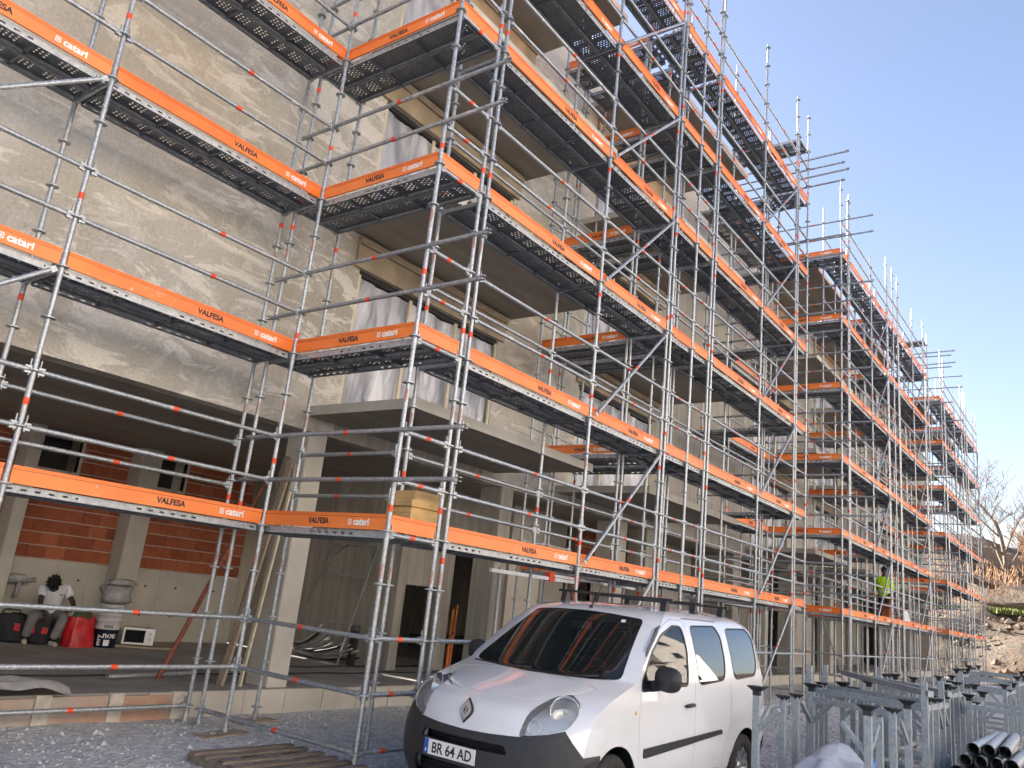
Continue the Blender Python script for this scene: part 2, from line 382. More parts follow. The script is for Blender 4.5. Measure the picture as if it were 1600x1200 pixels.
WM = {}
I4 = Matrix.Identity(4)
def T(x, y=None, z=None): return Matrix.Translation(x if y is None else (x, y, z))
def RZ(a): return Matrix.Rotation(a, 4, 'Z')
def RX(a): return Matrix.Rotation(a, 4, 'X')
def RY(a): return Matrix.Rotation(a, 4, 'Y')
def put(name, me, parent=None, Mw=I4, kind=None):
    """link one object; Mw is its world matrix, whatever its parent"""
    o = bpy.data.objects.new(name, me); C.objects.link(o)
    if parent is not None:
        o.parent = parent; o.matrix_basis = WM[parent.name].inverted() @ Mw
    else: o.matrix_basis = Mw
    WM[o.name] = Mw.copy()
    if kind: o['kind'] = kind
    return o
def tag(o, label, cat, group=None):
    o['label'] = label; o['category'] = cat
    if group: o['group'] = group
    return o
def thing(name, label, cat, loc=(0, 0, 0), rz=0.0, group=None):
    return tag(put(name, None, None, T(Vector(loc)) @ RZ(rz)), label, cat, group)
def part(name, mb, mats, parent, Mw=None, **k):
    """mesh built in the parent's own coordinates unless Mw is given"""
    return put(name, mb.mesh(name, mats), parent, WM[parent.name] if Mw is None else Mw, **k)
CACHE = {}
def cached(key, fn):
    if key not in CACHE: CACHE[key] = fn()
    return CACHE[key]
def align(p0, p1, upv=(0, 0, 1)):
    """matrix with local x along p0->p1, z as near up as possible"""
    p0, p1 = Vector(p0), Vector(p1); x = (p1 - p0).normalized(); u = Vector(upv)
    if abs(x.dot(u)) > 0.98: u = Vector((0, 1, 0))
    y = u.cross(x).normalized(); z = x.cross(y)
    m = Matrix((x, y, z)).transposed().to_4x4(); m.translation = p0; return m
def text_mesh(name, s, size, mat, extrude=0.0008, offset=0.0, align_x='LEFT', space=1.0):
    cu = bpy.data.curves.new(name, 'FONT'); cu.body = s; cu.size = size; cu.extrude = extrude; cu.offset = offset
    cu.align_x = align_x; cu.space_character = space; cu.resolution_u = 3
    o = bpy.data.objects.new('tmp', cu); C.objects.link(o)
    dg = bpy.context.evaluated_depsgraph_get(); dg.update()
    me = bpy.data.meshes.new_from_object(o.evaluated_get(dg)); bpy.data.objects.remove(o); bpy.data.curves.remove(cu)
    me.name = name; me.materials.clear(); me.materials.append(MATS[mat]); return me
def nz(x, y=0.0, z=0.0): return noise.noise((x, y, z))
def blob(name, mats, parent, Mw, cu, levels=2):
    pass

# ------------------------------------------------------------------ ground, hill
GZ = -0.25
def gz(x, y):
    near = max(0.0, 1.0 - max(0.0, abs(x - 4) - 14) / 10.0) * max(0.0, 1.0 - max(0.0, abs(y + 1) - 9) / 8.0)
    h = GZ + (0.085 if y > 1.2 else 0.085 * max(0.0, (y + 0.8) / 2.0))
    return h + near * (0.022 * nz(x * 1.1, y * 1.1) + 0.012 * nz(x * 4.3, y * 4.3, 3.0))
def ticks(a, b, step, far, k=1.35):
    v = []; x = a
    while x <= b: v.append(x); x += step
    lo, hi = a, v[-1]; s = step
    L = []; H = []
    while lo > -far: s *= k; lo -= s; L.append(lo)
    s = step
    while hi < far: s *= k; hi += s; H.append(hi)
    return L[::-1] + v + H
def build_ground():
    xs = ticks(-7, 16, 0.16, 900); ys = ticks(-6, 3.2, 0.16, 900)
    nx, ny = len(xs), len(ys)
    mb = MB(); mb.add([(x, y, gz(x, y)) for y in ys for x in xs],
                      [(j * nx + i, j * nx + i + 1, (j + 1) * nx + i + 1, (j + 1) * nx + i) for j in range(ny - 1) for i in range(nx - 1)], 0, True)
    put('ground', mb.mesh('ground', 'gravel_ground'), None, I4, 'structure')
    # loose stone chippings over the gravel
    rr = random.Random(5); mb = MB()
    base = [(1, 0, 0), (-1, 0, 0), (0, 1, 0), (0, -1, 0), (0, 0, 1), (0, 0, -0.6)]
    fs = [(0, 2, 4), (2, 1, 4), (1, 3, 4), (3, 0, 4), (2, 0, 5), (1, 2, 5), (3, 1, 5), (0, 3, 5)]
    def stone(x, y, s):
        q = rr.random() * 6.28; c, sn = math.cos(q), math.sin(q); a, b, d = s * rr.uniform(.7, 1.3), s * rr.uniform(.6, 1.1), s * rr.uniform(.35, .8)
        z = gz(x, y) + d * 0.25
        mb.add([(x + c * vx * a - sn * vy * b, y + sn * vx * a + c * vy * b, z + vz * d + vx * d * .2) for vx, vy, vz in base], fs, 0)
    for i in range(9000):
        x = -3.5 + 12 * rr.random() ** 1.2; y = rr.uniform(-1.5, 2.8)
        stone(x, y, 0.006 + 0.02 * rr.random() ** 3)
    for i in range(9000):
        x = 3.5 + 16 * rr.random() ** 1.3; y = rr.uniform(-4.6, 2.6)
        stone(x, y, 0.016 + 0.034 * rr.random() ** 2)
    for i in range(110):
        stone(rr.uniform(-3, 1.6), rr.uniform(-0.6, 2.7), rr.uniform(0.025, 0.055))
    o = put('gravel', mb.mesh('gravel', 'stone_chip', fix=False), None, I4, 'stuff')
    tag(o, 'loose grey stone chippings strewn over the yard', 'gravel')
    # hill at the end of the site
    prof = [(46, -0.3), (50, 0.4), (56, 2.6), (61, 4.2), (63.5, 4.35), (64.2, 5.0), (65, 6.9), (70, 8.2), (78, 10.6), (86, 12.4), (100, 12.8), (160, 12.8), (400, 10)]
    def interp0(x):
        for (a, b), (c, d) in zip(prof, prof[1:]):
            if x <= c: return b + (d - b) * (x - a) / (c - a)
        return 4.0
    def hp(t):
        t *= len(prof) - 1; i = min(int(t), len(prof) - 2); f = t - i
        return prof[i][0] + (prof[i + 1][0] - prof[i][0]) * f, prof[i][1] + (prof[i + 1][1] - prof[i][1]) * f
    def hf(u, v):
        y = -70 + 150 * u; x, z = hp(v)
        dz = max(0.0, 6.0 - y) * 0.26 if z > 5 else 0
        dz = min(dz, 5.0)
        x += 3.0 * nz(y * 0.05, 1.0) + 1.8 * nz(y * 0.3, z * 0.4) + .7 * nz(y * 1.1, z * 1.3)
        z2 = z - dz * min(1.0, (z - 4) / 5) + (0.7 * nz(x * 0.22, y * 0.22) + 0.35 * nz(x * .7, y * .7)) * min(1, z / 2 + .2)
        return (x, y, z2)
    mb = MB(); mb.grid(150, 72, hf); put('hillside', mb.mesh('hillside', 'hill_earth', fix=False), None, I4, 'structure')
    mb = MB(); rr = random.Random(9)
    for i in range(5200):
        y = rr.uniform(-22, 8); x = 60.4 + 2.9 * rr.random() + 3.0 * nz(y * 0.05, 1.0); z = 4.25
        h = rr.uniform(.12, .32); a = rr.random() * 6.28; dx, dy = math.cos(a) * .1, math.sin(a) * .1
        mb.add([(x - dx, y - dy, z - .2), (x + dx, y + dy, z - .2), (x + rr.uniform(-.15, .15), y + rr.uniform(-.15, .15), z + h)], [(0, 1, 2)])
    tag(put('grass', mb.mesh('grass', 'grass_green', fix=False), None, I4, 'stuff'), 'strip of bright green grass along the hillside terrace', 'grass')
    mb = MB()
    for i in range(1500):
        y = rr.uniform(-30, 20); t = rr.random(); x = 47 + 13 * t + 3.0 * nz(y * .05, 1.0); z = interp0(x - 3.0 * nz(y * .05, 1.0)) ; s_ = .06 + .35 * rr.random() ** 3
        q = rr.random() * 6.28; c, sn = math.cos(q), math.sin(q)
        mb.add([(x + s_ * (c * vx - sn * vy), y + s_ * (sn * vx + c * vy), z + s_ * (vz * .8 + .2 * vx)) for vx, vy, vz in base], fs)
    tag(put('rocks', mb.mesh('rocks', 'hill_earth', fix=False), None, I4, 'stuff'), 'loose rocks scattered over the bare earth slope', 'rocks')
    mb = MB()
    for i in range(2600):
        y = rr.uniform(-14, 14); t = rr.random(); x = 65 + 13 * t + 3 * nz(y * 0.05, 1.0); z = 6.7 + 3.9 * t - min(5.0, max(0, 6 - y) * .26) * min(1, (2.7 + 3.9 * t) / 5)
        h = rr.uniform(.3, 1.3); lean = Vector((rr.uniform(-.5, .5), rr.uniform(-.5, .5), 1)).normalized() * h
        p = Vector((x, y, z - .2)); mb.tube(p, p + lean, .045, .01, 3, False)
    tag(put('scrub', mb.mesh('scrub', 'dry_scrub', fix=False), None, I4, 'stuff'), 'dry russet scrub covering the upper hillside', 'scrub')
build_ground()

def bare_tree(name, label, base, h, seed, spread=0.55, mat='bark', cat='tree', leafy=0, group=None):
    t = thing(name, label, cat, base, group=group); rr = random.Random(seed); mb = MB(); tips = []; tw = MB()
    def grow(p, d, L, r, lev):
        pts = [p]; q = p.copy(); dd = d.copy(); n = 4
        for i in range(n):
            dd = (dd + Vector((rr.uniform(-1, 1), rr.uniform(-1, 1), rr.uniform(-.2, .6))) * 0.13).normalized(); q = q + dd * L / n; pts.append(q.copy())
        (mb if lev < 2 else tw).path(pts, [max(.014, r * (1 - 0.12 * i)) for i in range(n + 1)], 6 if lev < 2 else 4)
        if lev >= 4: tips.append(q); return
        for k in range(4 if lev else 8):
            j = rr.randint(2, n) if lev else rr.randint(1, n)
            a = rr.random() * 6.28; side = Vector((math.cos(a), math.sin(a), rr.uniform(.0, .7))).normalized()
            grow(pts[j], (dd * (1 - spread) + side * spread).normalized(), L * rr.uniform(.55, .75), r * (1 - .12 * j) * .6, lev + 1)
    grow(Vector((0, 0, -.2)), Vector((0, 0, 1)), h * .42, h * .015, 0)
    part('trunk', mb, mat, t); part('crown' if not leafy else 'limb', tw, mat, t)
    if leafy:
        lf = MB()
        for q in tips:
            for k in range(leafy):
                c = q + Vector((rr.gauss(0, .28), rr.gauss(0, .28), rr.gauss(0, .24))); a = Vector((rr.uniform(-1, 1), rr.uniform(-1, 1), rr.uniform(-1, 1))).normalized() * .12
                b = Vector((rr.uniform(-1, 1), rr.uniform(-1, 1), rr.uniform(-1, 1))).normalized().cross(a).normalized() * .06
                lf.add([c - a, c + b, c + a, c - b], [(0, 1, 2, 3)])
        put('crown', lf.mesh('crown', 'leaf', fix=False), t, WM[t.name])
    return t
bare_tree('bare_tree', 'tall leafless tree on the hilltop against the pale sky', (70, 1.2, 6.4), 13.0, 3)
bare_tree('bare_tree', 'low leafless bush with upright twigs on the hill at the right edge', (66, -0.6, 6.6), 4.6, 11, 0.4, 'dry_scrub', 'bush')

# ------------------------------------------------------------------ the concrete building
MOD = 16.48
FT = 0.11                                # ground-floor slab level
YW = 3.0                                 # main wall plane
def floor_z(f): return 3.72 + 2.86 * f
B = thing('apartment_building', 'unfinished grey concrete apartment building standing behind the scaffolding', 'building', (0, YW, 0))
BM = WM[B.name]
def bp(name, mb, mats, parent=B, **k): return put(name, mb.mesh(name, mats), parent, I4, **k)
def bbox(name, mats, x0, x1, y0, y1, z0, z1, parent=B):
    return bp(name, MB().box(x0, x1, y0, y1, z0, z1), mats, parent)
ZT = 12.32
def polythene(x0, x1, z0, z1, y, seed, parent):
    rr = random.Random(seed)
    def f(u, v):
        x = x0 + (x1 - x0) * u; z = z0 + (z1 - z0) * v
        return (x, y + 0.05 * nz(x * 3.6 + z * .9, z * 0.8, seed) + 0.028 * abs(nz(x * 9 - z * 2, z * 1.6, seed)) + .008 * nz(x * 22, z * 9, seed), z)
    mb = MB(); mb.grid(110, 40, f); return bp('plastic_sheet', mb, 'polythene', parent)
def window(x0, x1, z0, z1, seed):
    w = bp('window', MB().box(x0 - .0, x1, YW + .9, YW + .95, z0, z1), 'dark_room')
    fr = MB(); nb = 3; rr = random.Random(seed)
    bbox('reveal', 'dark_room', x0, x1, YW + .26, YW + .9, z0 - .012, z0 - .004, w)
    for i in range(nb + 1):
        x = x0 + .03 + (x1 - x0 - .06) * i / nb
        bbox('batten', 'cream_batten', x - .028, x + .028, YW + .012, YW + .045, z0, z1 - .07, w)
    bbox('head_gap_shade', 'black_strip', x0, x1, YW + .04, YW + .20, z1 - .07, z1 - .002, w)  # solid black stands for the shade in the shutter-box gap
    polythene(x0 + .02, x1 - .02, z0 + .01, z1 - .08, YW + .105, seed, w)
    return w
def lintel(x0, x1, z0, z1):
    l = bbox('lintel', 'plywood', x0 - .12, x1 + .12, YW - .055, YW - .003, z0 + .003, z1 - .04)
    bbox('ledge', 'timber', x0 - .12, x1 + .12, YW - .10, YW - .057, z1 - .16, z1 - .05, l)
def build_building():
    # left blank wall
    WL = -12.0
    bbox('wall_panel', 'wall_concrete', WL, 1.68, YW, YW + .25, 3.40, ZT)
    for k in range(3):
        X0 = MOD * k; last = k == 2
        wins = [(1.68, 5.1), (7.9, 11.3)]
        xe = X0 + (MOD + 1.68 if not last else 13.5)
        # piers between windows
        bbox('wall_panel', 'wall_concrete', X0 + 5.1, X0 + 7.9, YW, YW + .25, 3.40, ZT)
        bbox('wall_panel', 'board_concrete' , X0 + 11.3, xe, YW, YW + .25, 3.40, ZT)
        for wi, (a, b) in enumerate(wins):
            a += X0; b += X0
            bbox('wall_panel', 'board_concrete', a, b, YW + .002, YW + .25, 3.40, floor_z(0) - .002)
            for f in range(3):
                z0 = floor_z(f); z1 = z0 + 2.22; z2 = (floor_z(f + 1) - .13)
                window(a, b, z0, z1, 17 * k + 5 * wi + f)
                bbox('wall_panel', 'wall_concrete', a, b, YW + .002, YW + .25, z1, floor_z(f + 1) if f < 2 else ZT)
                lintel(a, b, z1, z2)
            bx0, bx1 = (X0 + 1.17, X0 + 5.40) if wi == 0 else (X0 + 7.42, X0 + 11.75)
            for f in range(4):
                zt = floor_z(f); zb = zt - .13
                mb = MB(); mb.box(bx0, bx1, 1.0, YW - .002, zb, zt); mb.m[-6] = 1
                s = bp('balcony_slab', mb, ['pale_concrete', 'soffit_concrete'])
                # formwork seam under the slab
                bbox('soffit_seam', 'soffit_concrete', bx0 + .02, bx1 - .02, 1.98, 2.02, zb - .006, zb - .001, s)
                bbox('soffit_seam', 'soffit_concrete', (bx0 + bx1) / 2 - .02, (bx0 + bx1) / 2 + .02, 1.02, 1.97, zb - .006, zb - .001, s)
    XE = MOD * 2 + 13.5
    bbox('roof_slab', 'pale_concrete', WL, XE, YW + .002, 13.0, ZT + .002, ZT + .25)
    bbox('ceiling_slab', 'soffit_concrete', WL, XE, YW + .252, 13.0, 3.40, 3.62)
    bbox('parapet', 'pale_concrete', WL, XE, YW + .004, YW + .2, ZT + .251, ZT + .62)
    bbox('rear_wall', 'wall_concrete', WL, XE, 12.75, 13.0, 3.622, ZT)
    bbox('rear_wall', 'board_concrete', WL, 4.25, 12.75, 13.0, FT - .02, 3.398); bbox('rear_wall', 'board_concrete', 4.62, XE, 12.75, 13.0, FT - .02, 3.398)
    bbox('end_wall', 'board_concrete', XE, XE + .25, YW, 13.0, FT, ZT)
    bbox('floor_slab', 'slab_floor', WL, XE + .25, 2.92, 13.0, GZ - .1, FT)
    # slab edge: ply formwork left on at the left, poured panels further right
    x = -4.6; i = 0; rr = random.Random(4)
    e = bbox('slab_edge', 'pale_concrete', -0.35, XE, 2.885, 2.918, GZ, FT - .004)
    for xa in [-.35 + .62 * q for q in range(0, 15)]:
        bbox('edge_joint', 'mortar', xa - .008, xa + .008, 2.876, 2.884, GZ, FT - .01, e)
    while x < -0.4:
        wd = rr.uniform(.42, .60)
        bbox('formwork_panel', 'form_ply', x, x + wd, 2.87, 2.915, GZ - .05 + rr.uniform(0, .04), FT - .03 + rr.uniform(0, .02), e)
        bbox('formwork_strut', 'mortar', x + wd + .005, x + wd + .155, 2.85, 2.913, GZ, FT + .008, e)
        x += wd + .16
    # ---- ground floor, first bay: columns, brick infill
    def col(x0, x1, y0, y1, m='pale_concrete', z1=3.398):
        c = MB(); b = .012
        c.prism([(x0 + b, y0), (x1 - b, y0), (x1, y0 + b), (x1, y1), (x0, y1), (x0, y0 + b)], 'z', FT - .05, z1)
        return bp('column', c, m)
    col(1.30, 1.62, 3.02, 3.46)
    col(5.72, 6.08, 3.02, 3.5, 'board_concrete'); col(10.1, 10.45, 3.02, 3.6); col(11.4, 12.0, 3.02, 3.5, 'board_concrete')
    col(-3.4, -3.05, 3.02, 3.9)
    col(1.76, 2.13, 7.95, 8.9); col(-.12, .08, 7.95, 8.9)
    bbox('low_wall', 'pale_concrete', WL, 4.42, 8.3, 8.55, FT - .02, 1.33)
    for xa in (-2.4, .9, 1.45, 2.75, 3.72): bbox('pour_joint', 'mortar', xa, xa + .012, 8.292, 8.299, FT, 1.32)
    for xa in (.35, 1.3, 2.5, 3.1, 3.9):
        for za in (.55, 1.05): bp('tie_hole', MB().tube((xa, 8.285, za), (xa, 8.299, za), .018, n=8), 'black_strip')
    def brickwall(x0, x1, y, z0, z1, holes, bl=.30, bh=.19, jt=.016, parent=B):
        bw = bbox('brick_wall', 'mortar', x0, x1, y + .012, y + .12, z0, z1, parent)
        # mortar backing is opened where the windows are
        me = bw.data; mb = MB(); xs = sorted({x0, x1} | {h[0] for h in holes} | {h[1] for h in holes}); zs = sorted({z0, z1} | {h[2] for h in holes} | {h[3] for h in holes})
        for i in range(len(xs) - 1):
            for j in range(len(zs) - 1):
                cx, cz = (xs[i] + xs[i + 1]) / 2, (zs[j] + zs[j + 1]) / 2
                if not any(h[0] < cx < h[1] and h[2] < cz < h[3] for h in holes): mb.box(xs[i], xs[i + 1], y + .012, y + .12, zs[j], zs[j + 1])
        bw.data = mb.mesh('brick_wall', 'mortar', fix=False)
        r = 0; z = z0 + jt
        while z < z1 - .04:
            h = min(bh, z1 - z - .004); x = x0 - (bl / 2 if r % 2 else 0)
            while x < x1 - .02:
                a, b = max(x, x0 + .004), min(x + bl, x1 - .004)
                segs = [(a, b)]
                for hx in holes:
                    if hx[2] - .02 < z + h / 2 < hx[3] + .02:
                        ns = []
                        for p, q in segs:
                            if q <= hx[0] or p >= hx[1]: ns.append((p, q))
                            else:
                                if p < hx[0]: ns.append((p, hx[0]))
                                if q > hx[1]: ns.append((hx[1], q))
                        segs = ns
                for p, q in segs:
                    L = q - p
                    if L < .03: continue
                    key = ('brick', round(L, 2), round(h, 2))
                    me = cached(key, lambda: MB().box(0, L, 0, .1, 0, h).mesh('brick', 'clay_brick'))
                    put('brick', me, bw, T(p, y + R.uniform(-.003, .003), z))
                x += bl + .004
            z += bh + jt; r += 1
        for hx in holes:
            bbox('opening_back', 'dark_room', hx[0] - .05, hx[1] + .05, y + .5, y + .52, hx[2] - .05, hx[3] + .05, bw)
            for (a, b, c, d) in ((hx[0] - .05, hx[0], hx[2] - .05, hx[3]), (hx[1], hx[1] + .05, hx[2] - .05, hx[3]), (hx[0], hx[1], hx[2] - .05, hx[2])):
                bbox('opening_trim', 'mortar', a, b, y - .008, y + .10, c, d, bw)
        return bw
    brickwall(-3.0, -.12, 8.32, 1.335, 3.39, [])
    brickwall(.08, 1.76, 8.32, 1.335, 3.39, [(.08, .86, 2.78, 3.3)])
    brickwall(2.13, 4.40, 8.32, 1.335, 3.39, [(2.2, 2.85, 2.80, 3.32)])
    # cross wall, front wall with a low hatch and a tall doorway
    bbox('cross_wall', 'board_concrete', 4.92, 5.12, 4.52, 12.7, FT - .02, 3.398)
    y0, y1 = 4.50, 4.72
    for (a, b, c, d) in ((4.92, 5.13, 0, 3.4), (5.13, 6.0, 1.56, 3.4), (6.0, 6.42, 0, 3.4), (6.42, 7.58, 2.25, 3.4)):
        bbox('front_wall', 'board_concrete', a + .001, b, y0 - (.02 if a < 5 else 0), y1, max(c, FT - .02), min(d, 3.398))
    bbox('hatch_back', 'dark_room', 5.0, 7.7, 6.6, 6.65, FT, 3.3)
    bbox('jamb_or_gap_shade', 'timber', 7.58, 7.72, 4.46, 4.75, FT, 2.40); bbox('door_head', 'timber', 6.40, 7.579, 4.46, 4.74, 2.25, 2.36)
    brickwall(7.72, 7.90, 4.52, FT, 3.38, [], bl=.2)
    bbox('front_wall', 'pale_concrete', 7.9, 9.2, 4.3, 4.55, FT - .02, 3.398)
    brickwall(9.2, 10.1, 5.2, FT, 3.38, [])
    bbox('front_wall', 'pale_concrete', 10.46, 11.4, 5.2, 5.4, FT - .02, 3.398)
    brickwall(12.0, 13.6, 5.3, FT, 3.38, [(12.2, 12.9, FT, 2.2)])
    bbox('front_wall', 'board_concrete', 13.6, 16.6, 4.2, 4.45, FT - .02, 3.398)
    bbox('front_wall', 'board_concrete', 16.9, 17.4, 3.05, 6.0, FT - .02, 3.398)
    for q in range(1, 3):
        X = MOD * q
        bbox('front_wall', 'board_concrete', X + 1.2, X + 4.5, 5.2, 5.45, FT - .02, 3.398)
        col(X + 5.7, X + 6.1, 3.02, 3.5); col(X + 10.2, X + 10.6, 3.02, 3.5); col(X + 3.0, X + 3.35, 3.02, 3.4)
        bbox('front_wall', 'board_concrete', X + 6.4, X + 9.5, 5.6, 5.85, FT - .02, 3.398)
        bbox('front_wall', 'pale_concrete', X + 11, X + 13.3, 4.6, 4.85, FT - .02, 3.398)
build_building()
# the housing block across the yard (shows in the van's side windows)
def opposite():
    o = thing('housing_block', 'sunlit apricot housing block mirrored in the van side windows', 'building', (16, -28, 0))
    yf = -28.0
    bp('wall', MB().box(-26, 60, yf - 12, yf, GZ, 19.6), 'render_apricot', o)
    bp('roof', MB().box(-26.4, 60.4, yf - 12.4, yf + .5, 19.6, 20.0), 'roof_tile_red', o)
    for f in range(6):
        for i in range(18):
            x = -23 + i * 4.6; z = 1.3 + 3.1 * f
            wn = bp('window', MB().box(x, x + 1.4, yf + .005, yf + .04, z, z + 1.4), 'appliance_glass', o); bp('sill', MB().box(x - .1, x + 1.5, yf + .002, yf + .16, z - .1, z - .003), 'pale_concrete', wn)
            if i % 3 == 1: bp('balcony', MB().box(x - .6, x + 2.0, yf + .02, yf + 1.1, z - 1.2, z - .2), 'render_apricot', o)
    bare_tree('leafy_tree', 'leafy tree in front of the apricot block, mirrored in the rear van window', (11.5, -16, GZ), 7.0, 21, .5, 'bark', 'tree', 10)
    bare_tree('leafy_tree', 'smaller leafy tree mirrored in the van sliding door window', (5.0, -15, GZ), 5.0, 22, .5, 'bark', 'tree', 10)
opposite()

# ------------------------------------------------------------------ scaffolding
TR = 0.0242
RBAND = [0]
def m_std(L, zs):
    """standard with its rosettes joined (zs: rosette heights)"""
    def f():
        mb = MB(); mb.tube((0, 0, 0), (0, 0, L - .2), TR, n=10); mb.tube((0, 0, L - .2), (0, 0, L), .017, n=8)
        for z in zs: rosette(mb, z, 8)
        for z in [2.2, 4.2, 6.2, 8.2, 10.2, 12.2]:
            if z < L: mb.tube((0, 0, z - .13), (0, 0, z + .02), .0275, n=10)
        return mb.mesh('standard', 'galvanised', fix=False)
    return cached(('std', round(L, 3), tuple(round(z, 2) for z in zs)), f)
def rosette(mb, z, n=12):
    mb.lathe([(.026, z - .012), (.0615, z - .006), (.0615, z + .006), (.026, z + .012)], n=n, smooth=False)
def m_ros(): return cached('ros', lambda: (lambda mb: (rosette(mb, 0, 12), mb.mesh('rosette', 'galvanised', fix=False))[1])(MB()))
def m_band(): return cached('band', lambda: MB().tube((0, 0, -.032), (0, 0, .032), TR + .0016, n=12, cap=False).mesh('red_band', 'red_band'))
def m_led(L, det):
    def f():
        mb = MB(); mb.tube((.045, 0, 0), (L - .045, 0, 0), TR * .985, n=10)
        for x, sgn in ((.0, 1), (L, -1)):
            mb.box(min(x + sgn * .028, x + sgn * .085), max(x + sgn * .028, x + sgn * .085), -.018, .018, -.034, .034)
            if det: mb.box(min(x + sgn * .040, x + sgn * .047), max(x + sgn * .040, x + sgn * .047), -.012, .012, -.05, .10)
        return mb.mesh('ledger', 'galvanised', fix=False)
    return cached(('led', round(L, 3), det), f)
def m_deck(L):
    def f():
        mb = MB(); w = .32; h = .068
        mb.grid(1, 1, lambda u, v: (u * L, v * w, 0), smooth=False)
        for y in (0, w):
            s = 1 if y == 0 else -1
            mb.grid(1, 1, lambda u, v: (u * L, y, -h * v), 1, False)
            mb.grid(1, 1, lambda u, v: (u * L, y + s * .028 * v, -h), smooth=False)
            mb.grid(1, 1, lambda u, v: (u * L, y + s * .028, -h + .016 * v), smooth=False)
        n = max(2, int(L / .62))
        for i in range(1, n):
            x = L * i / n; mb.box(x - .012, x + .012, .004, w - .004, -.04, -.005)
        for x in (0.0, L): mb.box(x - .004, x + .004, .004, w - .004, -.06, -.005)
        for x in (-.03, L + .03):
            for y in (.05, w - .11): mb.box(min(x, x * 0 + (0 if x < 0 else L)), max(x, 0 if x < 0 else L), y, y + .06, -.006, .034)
        return mb.mesh('deck_plank', ['shaded_plank_steel', 'steel_web'], fix=False)
    return cached(('deck', round(L, 3)), f)
def m_toe(L):
    def f():
        mb = MB(); mb.box(0, L, 0, .020, .008, .150); mb.box(0, L, -.008, .022, .150, .163)
        mb.box(0.002, L - .002, -.0012, 0, .126, .131, 1)
        return mb.mesh('toe_board', ['orange_paint', 'orange_groove'], fix=False)
    return cached(('toe', round(L, 3)), f)
def lettering():
    def mk():
        txt = text_mesh('lettering', 'catari', .098, 'white_print', .0006, .0038, space=1.03)
        bm = bmesh.new(); bm.from_mesh(txt)
        def fr(x0, x1, y0, y1):
            vs = [bm.verts.new((x, y, .0006)) for x, y in ((x0, y0), (x1, y0), (x1, y1), (x0, y1))]; bm.faces.new(vs)
        for a in ((-.075, -.025, 0, .009), (-.075, -.025, .046, .055), (-.075, -.066, .009, .046), (-.034, -.025, .009, .046), (-.058, -.042, .018, .037)): fr(*a)
        bm.to_mesh(txt); bm.free(); return txt
    return cached('catari', mk)
def stencil(): return cached('valfesa', lambda: text_mesh('stencil', 'VALFESA', .082, 'black_print', .0006, .0026, 'CENTER', 0.98))
def stencil_red(): return cached('valfesar', lambda: text_mesh('stencil', 'VALFESA', .045, 'red_print', .0005, .002, 'CENTER', 0.9))

